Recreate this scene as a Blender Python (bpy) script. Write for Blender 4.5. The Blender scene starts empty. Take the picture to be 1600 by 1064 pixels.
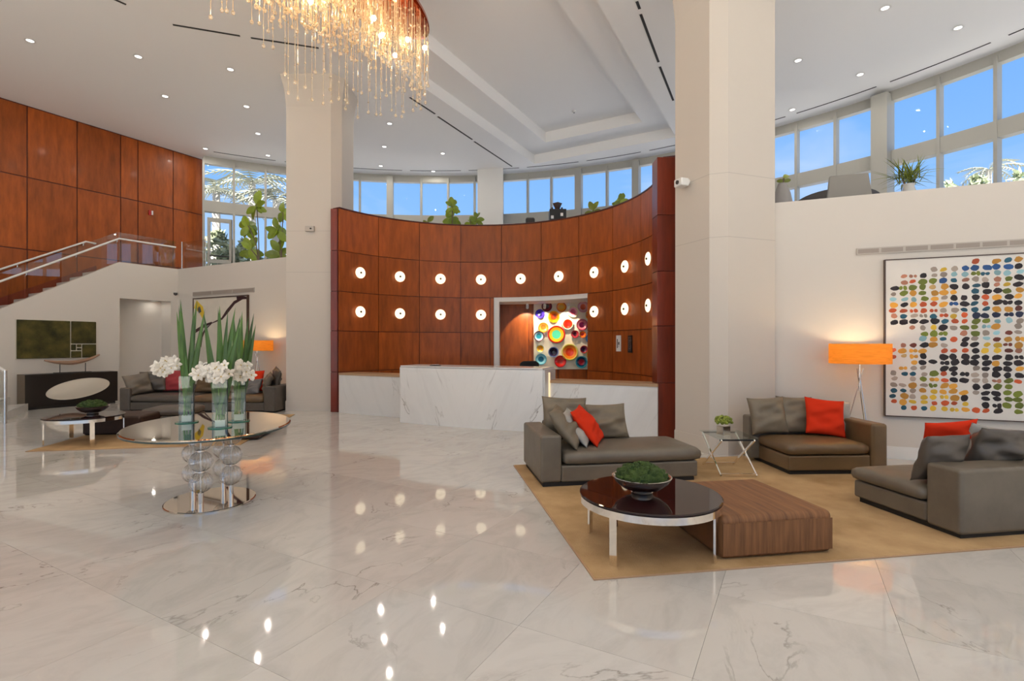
import bpy, bmesh, math, random
from mathutils import Vector, Matrix
R = math.radians
S = bpy.context.scene
COL = S.collection
random.seed(7)

# ------------------------------------------------------------------ camera
F, H, HY = 800.0, 1.5, 537.0            # focal length in px of the 1600 px frame, eye height, horizon row
cam = bpy.data.cameras.new('camera'); co = bpy.data.objects.new('camera', cam); COL.objects.link(co)
cam.sensor_width = 36; cam.lens = 36 * F / 1600; cam.shift_y = 5 / 1600; cam.clip_start = .05; cam.clip_end = 400
co.location = (0, 0, H); co.rotation_euler = (R(90), 0, 0); S.camera = co

# ------------------------------------------------------------------ view / sky
S.view_settings.view_transform = 'Standard'; S.view_settings.look = 'None'
S.view_settings.exposure = 0.08; S.view_settings.gamma = 1.0; S.view_settings.use_curve_mapping = False
DOWNLIGHT_W = 10.0
sun = bpy.data.lights.new('sun', 'SUN'); sun.energy = 15.0; sun.color = (1, .92, .80); sun.angle = R(1)
so = bpy.data.objects.new('sun', sun); COL.objects.link(so); so.rotation_euler = (R(44), 0, R(-8))     # from behind the viewer, through the entrance glazing
w = bpy.data.worlds.new('sky'); S.world = w; w.use_nodes = True
nt = w.node_tree; nt.nodes.clear()
def N(nt, t, **kw):
    n = nt.nodes.new(t)
    for k, v in kw.items():
        if k.startswith('i_'): n.inputs[k[2:].replace('_', ' ')].default_value = v
        else: setattr(n, k, v)
    return n
tc = N(nt, 'ShaderNodeTexCoord'); sp = N(nt, 'ShaderNodeSeparateXYZ'); nt.links.new(tc.outputs['Generated'], sp.inputs[0])
cr = N(nt, 'ShaderNodeValToRGB'); nt.links.new(sp.outputs['Z'], cr.inputs[0])
e = cr.color_ramp.elements
e[0].position = 0; e[0].color = (.70, .86, 1, 1); e[1].position = .6; e[1].color = (.10, .34, .90, 1)
x = e.new(.22); x.color = (.29, .56, 1.0, 1)
mp = N(nt, 'ShaderNodeMapping'); mp.inputs['Scale'].default_value = (1.2, 1.2, 5); nt.links.new(tc.outputs['Generated'], mp.inputs[0])
no = N(nt, 'ShaderNodeTexNoise', i_Scale=2.2, i_Detail=7.0, i_Distortion=.6); nt.links.new(mp.outputs[0], no.inputs['Vector'])
mr = N(nt, 'ShaderNodeMapRange'); mr.inputs[1].default_value = .5; mr.inputs[2].default_value = .8; mr.inputs[4].default_value = .75
nt.links.new(no.outputs[0], mr.inputs[0])
mx = N(nt, 'ShaderNodeMix', data_type='RGBA'); nt.links.new(mr.outputs[0], mx.inputs[0]); nt.links.new(cr.outputs[0], mx.inputs[6]); mx.inputs[7].default_value = (.72, .82, 1, 1)
bg = N(nt, 'ShaderNodeBackground'); bg.inputs[1].default_value = 1.0; nt.links.new(mx.outputs[2], bg.inputs[0])
wo = N(nt, 'ShaderNodeOutputWorld'); nt.links.new(bg.outputs[0], wo.inputs[0])

# ------------------------------------------------------------------ pixel helpers (direction; depth from what it touches)
def gp(x, y, z=0.0):
    d = (H - z) * F / (y - HY); return Vector(((x - 800) / F * d, d, z))
def at(x, y, d): return Vector(((x - 800) / F * d, d, H + (HY - y) / F * d))
def hit(x, A, B):                       # ray of column x with the plan line A-B
    k = (x - 800) / F; ax, ay = A; bx, by = B; dx, dy = bx - ax, by - ay
    s = (k * ay - ax) / (dx - k * dy); return Vector((ax + dx * s, ay + dy * s))
U = Vector((.485, .8745)); V = Vector((.8745, -.485))      # the building grid (floor tiles, ceiling tray)
def uv(u, v): return U * u + V * v

# ------------------------------------------------------------------ materials
MATS = {}
def mat(name, col, rough=.5, metal=0, bump=0, bscale=60, noise=0, nscale=5, stretch=(1, 1, 1), coat=0, emit=0, trans=0, ior=1.5, rnd=0, col2=None, spec=.5, sheen=0):
    m = bpy.data.materials.new(name); m.use_nodes = True; nt = m.node_tree
    b = nt.nodes['Principled BSDF']; b.inputs['Roughness'].default_value = rough; b.inputs['Metallic'].default_value = metal
    b.inputs['IOR'].default_value = ior; b.inputs['Transmission Weight'].default_value = trans; b.inputs['Coat Weight'].default_value = coat
    b.inputs['Coat Roughness'].default_value = .12; b.inputs['Specular IOR Level'].default_value = spec; b.inputs['Sheen Weight'].default_value = sheen
    b.inputs['Base Color'].default_value = (*col, 1)
    if emit: b.inputs['Emission Color'].default_value = (*col, 1); b.inputs['Emission Strength'].default_value = emit
    tc = N(nt, 'ShaderNodeTexCoord'); oi = N(nt, 'ShaderNodeObjectInfo')
    mu = N(nt, 'ShaderNodeMath', operation='MULTIPLY'); mu.inputs[1].default_value = 37.0; nt.links.new(oi.outputs['Random'], mu.inputs[0])
    ad = N(nt, 'ShaderNodeVectorMath', operation='ADD'); nt.links.new(tc.outputs['Object'], ad.inputs[0]); nt.links.new(mu.outputs[0], ad.inputs[1])
    mp = N(nt, 'ShaderNodeMapping'); mp.inputs['Scale'].default_value = stretch; nt.links.new(ad.outputs[0], mp.inputs[0])
    if noise or rnd:
        c2 = col2 or tuple(c * (1 - noise) for c in col)
        n1 = N(nt, 'ShaderNodeTexNoise', i_Scale=nscale, i_Detail=6.0, i_Roughness=.6); nt.links.new(mp.outputs[0], n1.inputs['Vector'])
        mr = N(nt, 'ShaderNodeMapRange'); mr.inputs[1].default_value = .3; mr.inputs[2].default_value = .7; nt.links.new(n1.outputs[0], mr.inputs[0])
        mx = N(nt, 'ShaderNodeMix', data_type='RGBA'); nt.links.new(mr.outputs[0], mx.inputs[0]); mx.inputs[6].default_value = (*col, 1); mx.inputs[7].default_value = (*c2, 1)
        last = mx.outputs[2]
        if rnd:
            hs = N(nt, 'ShaderNodeHueSaturation'); m2 = N(nt, 'ShaderNodeMapRange'); m2.inputs[3].default_value = 1 - rnd; m2.inputs[4].default_value = 1 + rnd
            nt.links.new(oi.outputs['Random'], m2.inputs[0]); nt.links.new(m2.outputs[0], hs.inputs['Value']); nt.links.new(last, hs.inputs['Color']); last = hs.outputs[0]
        nt.links.new(last, b.inputs['Base Color'])
    if bump:
        n2 = N(nt, 'ShaderNodeTexNoise', i_Scale=bscale, i_Detail=3.0); nt.links.new(mp.outputs[0], n2.inputs['Vector'])
        bm = N(nt, 'ShaderNodeBump', i_Strength=bump, i_Distance=.01); nt.links.new(n2.outputs[0], bm.inputs['Height']); nt.links.new(bm.outputs[0], b.inputs['Normal'])
    MATS[name] = m; return m

def marble(name, rough, bookmatch=False, base=(.61, .585, .55)):
    m = bpy.data.materials.new(name); m.use_nodes = True; nt = m.node_tree; L = nt.links.new
    b = nt.nodes['Principled BSDF']; b.inputs['Roughness'].default_value = rough; b.inputs['Specular IOR Level'].default_value = .6
    tc = N(nt, 'ShaderNodeTexCoord'); oi = N(nt, 'ShaderNodeObjectInfo')
    vec = None
    if bookmatch:
        s = N(nt, 'ShaderNodeSeparateXYZ'); L(tc.outputs['Object'], s.inputs[0])
        a = N(nt, 'ShaderNodeMath', operation='ABSOLUTE'); L(s.outputs['X'], a.inputs[0])
        m1 = N(nt, 'ShaderNodeMath', operation='MULTIPLY_ADD'); L(s.outputs['Z'], m1.inputs[0]); m1.inputs[1].default_value = -.45; L(a.outputs[0], m1.inputs[2])
        m2 = N(nt, 'ShaderNodeMath', operation='MULTIPLY_ADD'); L(a.outputs[0], m2.inputs[0]); m2.inputs[1].default_value = .45; L(s.outputs['Z'], m2.inputs[2])
        m3 = N(nt, 'ShaderNodeMath', operation='MULTIPLY'); L(m2.outputs[0], m3.inputs[0]); m3.inputs[1].default_value = .22
        cb = N(nt, 'ShaderNodeCombineXYZ'); L(m1.outputs[0], cb.inputs[0]); L(m3.outputs[0], cb.inputs[2]); vec = cb.outputs[0]
        sc1, sc2 = 2.3, 2.0
    else:
        mu = N(nt, 'ShaderNodeMath', operation='MULTIPLY'); mu.inputs[1].default_value = 91.0; L(oi.outputs['Random'], mu.inputs[0])
        ro = N(nt, 'ShaderNodeVectorRotate', rotation_type='Z_AXIS'); L(tc.outputs['Object'], ro.inputs['Vector'])
        mr = N(nt, 'ShaderNodeMapRange'); mr.inputs[3].default_value = -.5; mr.inputs[4].default_value = .9; L(oi.outputs['Random'], mr.inputs[0]); L(mr.outputs[0], ro.inputs['Angle'])
        mp = N(nt, 'ShaderNodeMapping'); mp.inputs['Scale'].default_value = (1.5, .7, 1); L(ro.outputs[0], mp.inputs[0])
        ad = N(nt, 'ShaderNodeVectorMath', operation='ADD'); L(mp.outputs[0], ad.inputs[0]); L(mu.outputs[0], ad.inputs[1]); vec = ad.outputs[0]
        sc1, sc2 = 1.15, 1.1
    n1 = N(nt, 'ShaderNodeTexNoise', i_Scale=sc1, i_Detail=9.0, i_Roughness=.55, i_Distortion=.5); L(vec, n1.inputs['Vector'])
    su = N(nt, 'ShaderNodeMath', operation='SUBTRACT'); L(n1.outputs[0], su.inputs[0]); su.inputs[1].default_value = .5
    ab = N(nt, 'ShaderNodeMath', operation='ABSOLUTE'); L(su.outputs[0], ab.inputs[0])
    v1 = N(nt, 'ShaderNodeMapRange'); v1.inputs[1].default_value = 0; v1.inputs[2].default_value = .012 if bookmatch else .007; v1.inputs[3].default_value = 1; v1.inputs[4].default_value = 0; L(ab.outputs[0], v1.inputs[0])
    n2 = N(nt, 'ShaderNodeTexNoise', i_Scale=sc2 * 1.3, i_Detail=3.0); L(vec, n2.inputs['Vector'])
    k1 = N(nt, 'ShaderNodeMapRange'); k1.inputs[1].default_value = .5; k1.inputs[2].default_value = .72; k1.inputs[4].default_value = .9; L(n2.outputs[0], k1.inputs[0])
    ml = N(nt, 'ShaderNodeMath', operation='MULTIPLY'); L(v1.outputs[0], ml.inputs[0]); L(k1.outputs[0], ml.inputs[1])
    n3 = N(nt, 'ShaderNodeTexNoise', i_Scale=3.0, i_Detail=8.0, i_Roughness=.65, i_Distortion=1.0); L(vec, n3.inputs['Vector'])
    k3 = N(nt, 'ShaderNodeMapRange'); k3.inputs[1].default_value = .45; k3.inputs[2].default_value = .75; L(n3.outputs[0], k3.inputs[0])
    x1 = N(nt, 'ShaderNodeMix', data_type='RGBA'); L(k3.outputs[0], x1.inputs[0]); x1.inputs[6].default_value = (*base, 1); x1.inputs[7].default_value = (*[c * (.93 if bookmatch else .84) for c in base], 1)
    x2 = N(nt, 'ShaderNodeMix', data_type='RGBA'); L(ml.outputs[0], x2.inputs[0]); L(x1.outputs[2], x2.inputs[6]); x2.inputs[7].default_value = (.17, .14, .11, 1)
    hs = N(nt, 'ShaderNodeHueSaturation'); m2_ = N(nt, 'ShaderNodeMapRange'); m2_.inputs[3].default_value = .93; m2_.inputs[4].default_value = 1.04
    L(oi.outputs['Random'], m2_.inputs[0]); L(m2_.outputs[0], hs.inputs['Value']); L(x2.outputs[2], hs.inputs['Color'])
    L(hs.outputs[0], b.inputs['Base Color'])
    MATS[name] = m

def thin_glass(name, tint=(1, 1, 1), refl=.07, extra=0.0):
    m = bpy.data.materials.new(name); m.use_nodes = True; nt = m.node_tree; nt.nodes.clear(); L = nt.links.new
    t = N(nt, 'ShaderNodeBsdfTransparent'); t.inputs[0].default_value = (*tint, 1)
    g = N(nt, 'ShaderNodeBsdfGlossy'); g.inputs['Roughness'].default_value = .01
    lw = N(nt, 'ShaderNodeLayerWeight'); pw = N(nt, 'ShaderNodeMath', operation='POWER'); L(lw.outputs['Facing'], pw.inputs[0]); pw.inputs[1].default_value = 4.0
    fr = N(nt, 'ShaderNodeMath', operation='MULTIPLY_ADD'); L(pw.outputs[0], fr.inputs[0]); fr.inputs[1].default_value = .6; fr.inputs[2].default_value = .04
    mu = N(nt, 'ShaderNodeMath', operation='MULTIPLY_ADD'); L(fr.outputs[0], mu.inputs[0]); mu.inputs[1].default_value = refl * 10; mu.inputs[2].default_value = extra; mu.use_clamp = True
    mx = N(nt, 'ShaderNodeMixShader'); L(mu.outputs[0], mx.inputs[0]); L(t.outputs[0], mx.inputs[1]); L(g.outputs[0], mx.inputs[2])
    o = N(nt, 'ShaderNodeOutputMaterial'); L(mx.outputs[0], o.inputs[0]); MATS[name] = m

def translucent(name, col, tw=.6, transp=0.0, gl=0.0, grain=0):
    m = bpy.data.materials.new(name); m.use_nodes = True; nt = m.node_tree; nt.nodes.clear(); L = nt.links.new
    a = N(nt, 'ShaderNodeBsdfTranslucent'); a.inputs[0].default_value = (*col, 1)
    d = N(nt, 'ShaderNodeBsdfDiffuse'); d.inputs[0].default_value = (*col, 1)
    if grain:
        tc = N(nt, 'ShaderNodeTexCoord'); mp = N(nt, 'ShaderNodeMapping'); mp.inputs['Scale'].default_value = (2, 2, 18); L(tc.outputs['Object'], mp.inputs[0])
        n = N(nt, 'ShaderNodeTexNoise', i_Scale=3.0, i_Detail=4.0, i_Distortion=1.0); L(mp.outputs[0], n.inputs['Vector'])
        x = N(nt, 'ShaderNodeMix', data_type='RGBA'); L(n.outputs[0], x.inputs[0]); x.inputs[6].default_value = (*col, 1); x.inputs[7].default_value = (*[c * .55 for c in col], 1)
        L(x.outputs[2], a.inputs[0]); L(x.outputs[2], d.inputs[0])
    mx = N(nt, 'ShaderNodeMixShader'); mx.inputs[0].default_value = tw; L(d.outputs[0], mx.inputs[1]); L(a.outputs[0], mx.inputs[2]); last = mx.outputs[0]
    if gl:
        g = N(nt, 'ShaderNodeBsdfGlossy'); g.inputs['Roughness'].default_value = .08; y = N(nt, 'ShaderNodeMixShader'); y.inputs[0].default_value = gl; L(last, y.inputs[1]); L(g.outputs[0], y.inputs[2]); last = y.outputs[0]
    if transp:
        t = N(nt, 'ShaderNodeBsdfTransparent'); y = N(nt, 'ShaderNodeMixShader'); y.inputs[0].default_value = transp; L(last, y.inputs[1]); L(t.outputs[0], y.inputs[2]); last = y.outputs[0]
    o = N(nt, 'ShaderNodeOutputMaterial'); L(last, o.inputs[0]); MATS[name] = m

def emitter(name, col, s):
    m = bpy.data.materials.new(name); m.use_nodes = True; nt = m.node_tree; nt.nodes.clear()
    e = N(nt, 'ShaderNodeEmission'); e.inputs[0].default_value = (*col, 1); e.inputs[1].default_value = s
    o = N(nt, 'ShaderNodeOutputMaterial'); nt.links.new(e.outputs[0], o.inputs[0]); MATS[name] = m

def vcol(name, rough=.6):
    m = bpy.data.materials.new(name); m.use_nodes = True; nt = m.node_tree; b = nt.nodes['Principled BSDF']; b.inputs['Roughness'].default_value = rough
    a = N(nt, 'ShaderNodeVertexColor', layer_name='paint'); nt.links.new(a.outputs[0], b.inputs['Base Color']); MATS[name] = m

marble('marble_floor', .045); marble('marble_desk', .12, True, (.80, .79, .77))
mat('marble_step', (.76, .74, .71), .15, noise=.12, nscale=3)
mat('plaster', (.67, .62, .56), .75, bump=.05, bscale=150); mat('ceiling_paint', (.90, .89, .87), .9)
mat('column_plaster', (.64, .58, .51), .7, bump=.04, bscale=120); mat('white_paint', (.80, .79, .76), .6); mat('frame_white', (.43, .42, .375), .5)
mat('cherry', (.42, .094, .011), .42, noise=.45, nscale=2.2, stretch=(4, 4, .8), coat=.06, rnd=.14, spec=.35)
mat('cherry_dark', (.085, .008, .004), .4); mat('cherry_post', (.24, .028, .007), .32, noise=.4, nscale=2, stretch=(6, 6, .6), coat=.15, rnd=.12)
mat('leather', (.175, .145, .108), .42, bump=.25, bscale=9, noise=.25, nscale=4); mat('leather_brown', (.17, .105, .05), .38, bump=.2, bscale=8, noise=.25, nscale=4)
mat('leather_dark', (.115, .096, .078), .4, bump=.25, bscale=9, noise=.3, nscale=4)
mat('pillow_olive', (.215, .172, .115), .5, bump=.5, bscale=5, noise=.3, nscale=3); mat('pillow_red', (.66, .032, .006), .85, spec=.2, bump=.1, bscale=200)
mat('pillow_grey', (.42, .40, .36), .8, bump=.2, bscale=150, noise=.2, nscale=14); mat('pillow_crimson', (.36, .04, .045), .8); mat('pillow_slate', (.15, .14, .135), .6, bump=.3, bscale=8)
mat('rug', (.56, .375, .19), .95, bump=.5, bscale=110, noise=.35, nscale=2.0, col2=(.34, .205, .085))
mat('ottoman_fabric', (.275, .118, .04), .6, noise=.5, nscale=2.2, stretch=(16, 1.0, 1.0), bump=.06, bscale=30, col2=(.125, .048, .016))
mat('ottoman_dark', (.05, .022, .012), .6, noise=.4, nscale=4, stretch=(10, 2, 6))
mat('chrome', (.86, .82, .77), .07, metal=1); mat('steel', (.72, .70, .67), .25, metal=1); mat('dark_glass', (.018, .006, .006), .03, spec=.5)
mat('bowl_metal', (.72, .70, .68), .15, metal=1); mat('black', (.012, .011, .011), .45); mat('black_matte', (.02, .02, .02), .8); mat('plinth_black', (.012, .011, .010), .6)
mat('moss', (.06, .10, .015), .95, noise=.6, nscale=16, bump=1, bscale=40, col2=(.018, .04, .008)); mat('moss_art', (.12, .095, .02), .95, noise=.8, nscale=3.2, bump=1, bscale=30, col2=(.012, .016, .003))
mat('leaf', (.24, .33, .025), .4, noise=.3, nscale=6, rnd=.3); mat('leaf_light', (.26, .31, .035), .45, noise=.35, nscale=5, rnd=.3); mat('blade', (.095, .195, .03), .45, noise=.6, nscale=9, stretch=(6, 6, .3), col2=(.03, .075, .015), rnd=.25)
mat('stem', (.15, .28, .05), .5); mat('branch', (.16, .12, .08), .8); mat('petal', (.86, .79, .68), .6); mat('petal_heart', (.65, .45, .1), .6)
mat('bark', (.55, .52, .47), .9, bump=.5, bscale=20); mat('frond', (.40, .41, .32), .7, rnd=.25); mat('hedge', (.55, .62, .40), .9, noise=.5, nscale=8, rnd=.2)
mat('console_wood', (.012, .008, .006), .35); mat('console_side', (.17, .12, .08), .45); mat('cream', (.72, .66, .56), .5); mat('driftwood', (.42, .25, .16), .4, noise=.4, nscale=4, stretch=(1, 6, 6))
mat('vent_metal', (.50, .45, .40), .5); mat('vent_slot', (.34, .29, .25), .6); mat('slot_black', (.03, .028, .026), .8)
mat('forecourt', (.80, .76, .70), .9); mat('red_plastic', (.45, .02, .02), .4); mat('terrace', (.55, .53, .50), .9); mat('planter_grey', (.36, .34, .32), .7); mat('planter_white', (.7, .69, .66), .5)  # forecourt set paler than the terrace so more sun bounces onto the ceiling
mat('chair_grey', (.32, .30, .27), .8); mat('chair_dark', (.09, .08, .075), .6); mat('tan', (.45, .28, .16), .6); mat('copper_mirror', (.55, .17, .10), .06, metal=1)
mat('art_panel', (.86, .76, .60), .5); mat('canvas', (.78, .74, .69), .85, noise=.10, nscale=2.5); mat('canvas_beige', (.74, .68, .58), .85, noise=.1, nscale=3); mat('frame_dark', (.06, .03, .02), .5)
mat('paint_plum', (.045, .012, .015), .7); mat('paint_yellow', (.68, .47, .03), .7); mat('paint_slate', (.16, .19, .22), .7); mat('paint_grey', (.42, .40, .38), .7)
mat('mirror_top', (.62, .56, .48), .02, metal=1); mat('mirror_base', (.78, .70, .62), .03, metal=1); mat('glass_edge', (.05, .07, .06), .1)
mat('green_glass', (.10, .36, .25), .1, trans=.5); mat('white_block', (.85, .84, .80), .6); mat('mirror_black', (.006, .007, .007), .25, spec=.25)
mat('sign_white', (.8, .8, .8), .4); mat('sign_ink', (.03, .03, .04), .5); mat('sign_grey', (.35, .35, .37), .5); mat('tile_joint', (.50, .48, .45), .6)
vcol('dabs', .6); vcol('glass_discs', .12)
thin_glass('window_glass', (.98, .99, 1), .01); thin_glass('rail_glass', (.93, .95, .93), .11, .05); thin_glass('table_glass', (.92, .96, .94), .08, .02); thin_glass('vase_glass', (.94, .97, .94), .10, .01)
translucent('veneer', (1.0, .60, .19), .8, grain=1); translucent('crystal', (1.0, .84, .58), .65, transp=.48, gl=.28); thin_glass('crystal_ball', (.99, .99, .99), .30, .06)
emitter('downlight_lens', (1, .96, .90), 4.0); emitter('sconce_glow', (1, .80, .54), 1.7); emitter('bulb_glow', (1, .74, .42), 85.0); emitter('warm_strip', (1, .72, .42), 1.2)

# ------------------------------------------------------------------ mesh helpers
class MB:
    def __init__(s): s.v = []; s.f = []; s.c = []
    def add(s, vs, fs, col=None):
        o = len(s.v); s.v += [tuple(p) for p in vs]; s.f += [tuple(i + o for i in f) for f in fs]; s.c += [col] * len(fs); return s
    def box(s, x0, x1, y0, y1, z0, z1):
        return s.add([(x0, y0, z0), (x1, y0, z0), (x1, y1, z0), (x0, y1, z0), (x0, y0, z1), (x1, y0, z1), (x1, y1, z1), (x0, y1, z1)],
                     [(3, 2, 1, 0), (4, 5, 6, 7), (0, 1, 5, 4), (1, 2, 6, 5), (2, 3, 7, 6), (3, 0, 4, 7)])
    def prism(s, poly, z0, z1):
        n = len(poly); a = sum(poly[i][0] * poly[(i + 1) % n][1] - poly[(i + 1) % n][0] * poly[i][1] for i in range(n))
        if a < 0: poly = poly[::-1]
        return s.add([(p[0], p[1], z0) for p in poly] + [(p[0], p[1], z1) for p in poly],
                     [tuple(range(n))[::-1], tuple(range(n, 2 * n))] + [(i, (i + 1) % n, n + (i + 1) % n, n + i) for i in range(n)])
    def plate(s, pts, off):             # closed planar polygon (3-D points) extruded by off
        n = len(pts); pts = [Vector(p) for p in pts]; off = Vector(off)
        return s.add(pts + [p + off for p in pts], [tuple(range(n))[::-1], tuple(range(n, 2 * n))] + [(i, (i + 1) % n, n + (i + 1) % n, n + i) for i in range(n)])
    def tube(s, pts, r, n=8, caps=True):
        pts = [Vector(p) for p in pts]; rs = r if isinstance(r, (list, tuple)) else [r] * len(pts); o = []; up = None
        for i, p in enumerate(pts):
            t = (pts[min(i + 1, len(pts) - 1)] - pts[max(i - 1, 0)]).normalized()
            if up is None: up = Vector((0, 0, 1)) if abs(t.z) < .9 else Vector((1, 0, 0))
            a = t.cross(up).normalized(); b = a.cross(t)
            o += [p + (a * math.cos(k * 2 * math.pi / n) + b * math.sin(k * 2 * math.pi / n)) * rs[i] for k in range(n)]
        fs = [(i * n + k, i * n + (k + 1) % n, (i + 1) * n + (k + 1) % n, (i + 1) * n + k) for i in range(len(pts) - 1) for k in range(n)]
        if caps: fs += [tuple(range(n))[::-1], tuple(range((len(pts) - 1) * n, len(pts) * n))]
        return s.add(o, fs)
    def bar(s, a, b, wx, wy):           # rectangular bar between points
        a, b = Vector(a), Vector(b); t = (b - a).normalized(); up = Vector((0, 0, 1)) if abs(t.z) < .95 else Vector((0, 1, 0))
        x = t.cross(up).normalized() * wx / 2; y = x.cross(t).normalized() * wy / 2
        return s.add([a - x - y, a + x - y, a + x + y, a - x + y, b - x - y, b + x - y, b + x + y, b - x + y],
                     [(3, 2, 1, 0), (4, 5, 6, 7), (0, 1, 5, 4), (1, 2, 6, 5), (2, 3, 7, 6), (3, 0, 4, 7)])
    def lathe(s, prof, n=32, c=(0, 0, 0), sx=1, sy=1, flute=0, nf=0, cols=None):
        o = []; m = len(prof)
        for r, z in prof:
            for k in range(n):
                a = 2 * math.pi * k / n; q = r * (1 + flute * math.cos(nf * a)); o.append((c[0] + q * math.cos(a) * sx, c[1] + q * math.sin(a) * sy, c[2] + z))
        for i in range(m - 1):
            b = len(s.v)
        fs = []; cc = []
        for i in range(m - 1):
            for k in range(n):
                fs.append((i * n + k, i * n + (k + 1) % n, (i + 1) * n + (k + 1) % n, (i + 1) * n + k)); cc.append(cols[i] if cols else None)
        if prof[0][0] > 1e-6: fs.append(tuple(range(n))[::-1]); cc.append(cols[0] if cols else None)
        if prof[-1][0] > 1e-6: fs.append(tuple(range((m - 1) * n, m * n))); cc.append(cols[-1] if cols else None)
        o0 = len(s.v); s.v += o; s.f += [tuple(i + o0 for i in f) for f in fs]; s.c += cc; return s
    def ball(s, c, r, n=8, m=5, sz=1):
        prof = [(max(r * math.sin(math.pi * i / m), 1e-5), -r * sz * math.cos(math.pi * i / m)) for i in range(m + 1)]
        return s.lathe(prof, n, c)
    def build(s, name, material, parent=None, bev=0, seg=3, smooth=False, loc=None, rot=None, colors=None):
        me = bpy.data.meshes.new(name); me.from_pydata(s.v, [], s.f); me.update()
        bm = bmesh.new(); bm.from_mesh(me); bmesh.ops.remove_doubles(bm, verts=bm.verts, dist=1e-5); 
        if not colors: bmesh.ops.recalc_face_normals(bm, faces=bm.faces)
        bm.to_mesh(me); bm.free()
        if colors:
            ca = me.color_attributes.new('paint', 'BYTE_COLOR', 'CORNER')
            if len(me.polygons) == len(s.c):
                for p in me.polygons:
                    for li in p.loop_indices: ca.data[li].color_srgb = (*(s.c[p.index] or (.5, .5, .5)), 1)
        me.materials.append(MATS[material])
        if smooth or bev:
            me.polygons.foreach_set('use_smooth', [True] * len(me.polygons))
        if smooth and not bev: me.set_sharp_from_angle(angle=R(40))
        o = bpy.data.objects.new(name, me); COL.objects.link(o)
        if parent: o.parent = parent
        if loc is not None: o.location = loc
        if rot is not None: o.rotation_euler = rot
        if bev:
            b = o.modifiers.new('bevel', 'BEVEL'); b.width = bev; b.segments = seg; b.limit_method = 'ANGLE'; b.angle_limit = R(35); b.harden_normals = True
        return o
def tag(o, label, cat, group=None):
    o['label'] = label; o['category'] = cat
    if group: o['group'] = group
    return o
def struct(o, label=None, cat=None):
    o['kind'] = 'structure'
    if label: o['label'] = label
    if cat: o['category'] = cat
    return o
def thing(name, label, cat, loc=(0, 0, 0), rz=0, group=None):
    o = bpy.data.objects.new(name, None); COL.objects.link(o); o.location = loc; o.rotation_euler = (0, 0, rz); o.empty_display_size = .1
    return tag(o, label, cat, group)
def copy_tree(o, parent=None):
    c = o.copy(); COL.objects.link(c); c.parent = parent
    for ch in list(o.children): copy_tree(ch, c)
    return c
def inst(o, parent, loc=None, rot=None, scale=None):
    c = o.copy(); COL.objects.link(c); c.parent = parent
    if loc is not None: c.location = loc
    if rot is not None: c.rotation_euler = rot
    if scale is not None: c.scale = scale
    return c
P3 = lambda p, z: (p[0], p[1], z)

# ================================================================== SETTING
CEIL = 7.5; MEZ = 3.4
AC, AR = Vector((-2.63, 4.21)), 14.16                # window arc
def arc_hit(x, r=AR, c=AC):
    k = (x - 800) / F; a = k * k + 1; b = -2 * (k * c.x + c.y); q = c.dot(c) - r * r
    t = (-b + math.sqrt(b * b - 4 * a * q)) / 2 / a; return Vector((k * t, t))
def ang(p, c=AC): return math.atan2(p.x - c.x, p.y - c.y)
def arc_pt(a, r=AR, c=AC): return Vector((c.x + math.sin(a) * r, c.y + math.cos(a) * r))
WOOD_A, WOOD_B = Vector((-10.07, 16.72)), Vector((-14.0, 9.76))      # wood wall
CORNER = Vector((-9.62, 14.75)); WL_DIR = Vector((-.4903, -.8716)); WL_N = Vector((.8716, -.4903))   # white wall under the stair
WS_DIR = (Vector((-5.6, 12.7)) - CORNER).normalized(); WS_N = Vector((WS_DIR.y, -WS_DIR.x))
if WS_N.y > 0: WS_N = -WS_N
WR_A, WR_B = Vector((3.3, 7.36)), Vector((11.5, 4.08))               # right wall
WR_DIR = (WR_B - WR_A).normalized(); WR_N = Vector((WR_DIR.y, -WR_DIR.x))
if WR_N.y > 0: WR_N = -WR_N
aL, aR = ang(arc_hit(318)), ang(Vector((11.53, 4.21)))
arcpts = [arc_pt(aL + (aR - aL) * i / 60) for i in range(61)]

# floor with marble tiles
TS = .885
fl = MB().prism([(-14.2, -7.2), (11.7, -7.2), (11.7, 18.5), (-14.2, 18.5)], -.12, -.02).build('floor', 'tile_joint'); struct(fl, 'polished white marble floor with grey veins laid in diagonal squares', 'floor')
tiles = []
for i in range(-22, 30):
    for j in range(-26, 26):
        u0, v0 = 1.515 + i * TS, -3.06 + j * TS; c = uv(u0 + TS / 2, v0 + TS / 2)
        if -14 < c.x < 11.4 and -7 < c.y < 18: tiles.append((c.x, c.y))
def vis(c): return c[1] > 1.2 and abs(c[0]) < c[1] * 1.06 + .7 and c[1] < 13 and not (c[1] > 8.5 and c[0] > 2.4)
seen = sorted([c for c in tiles if vis(c)], key=lambda c: math.hypot(*c))[:290]; seenset = set(seen)
g = TS / 2 - .0008; th = math.atan2(V.y, V.x)
t0 = MB().box(-g, g, -g, g, -.02, 0).build('tile', 'marble_floor', fl)
for k, c in enumerate(seen):
    t = t0 if k == 0 else inst(t0, fl)
    t.location = (c[0], c[1], 0); t.rotation_euler = (0, 0, th + random.choice((0, math.pi)))
mb = MB()
for c in tiles:
    if c not in seenset:
        p = [Vector(c) + V * a * g + U * b * g for a, b in ((-1, -1), (1, -1), (1, 1), (-1, 1))]; mb.add([P3(q, 0) for q in p], [(0, 1, 2, 3)])
o = mb.build('tile_field', 'marble_floor', fl); o['kind'] = 'stuff'

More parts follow.
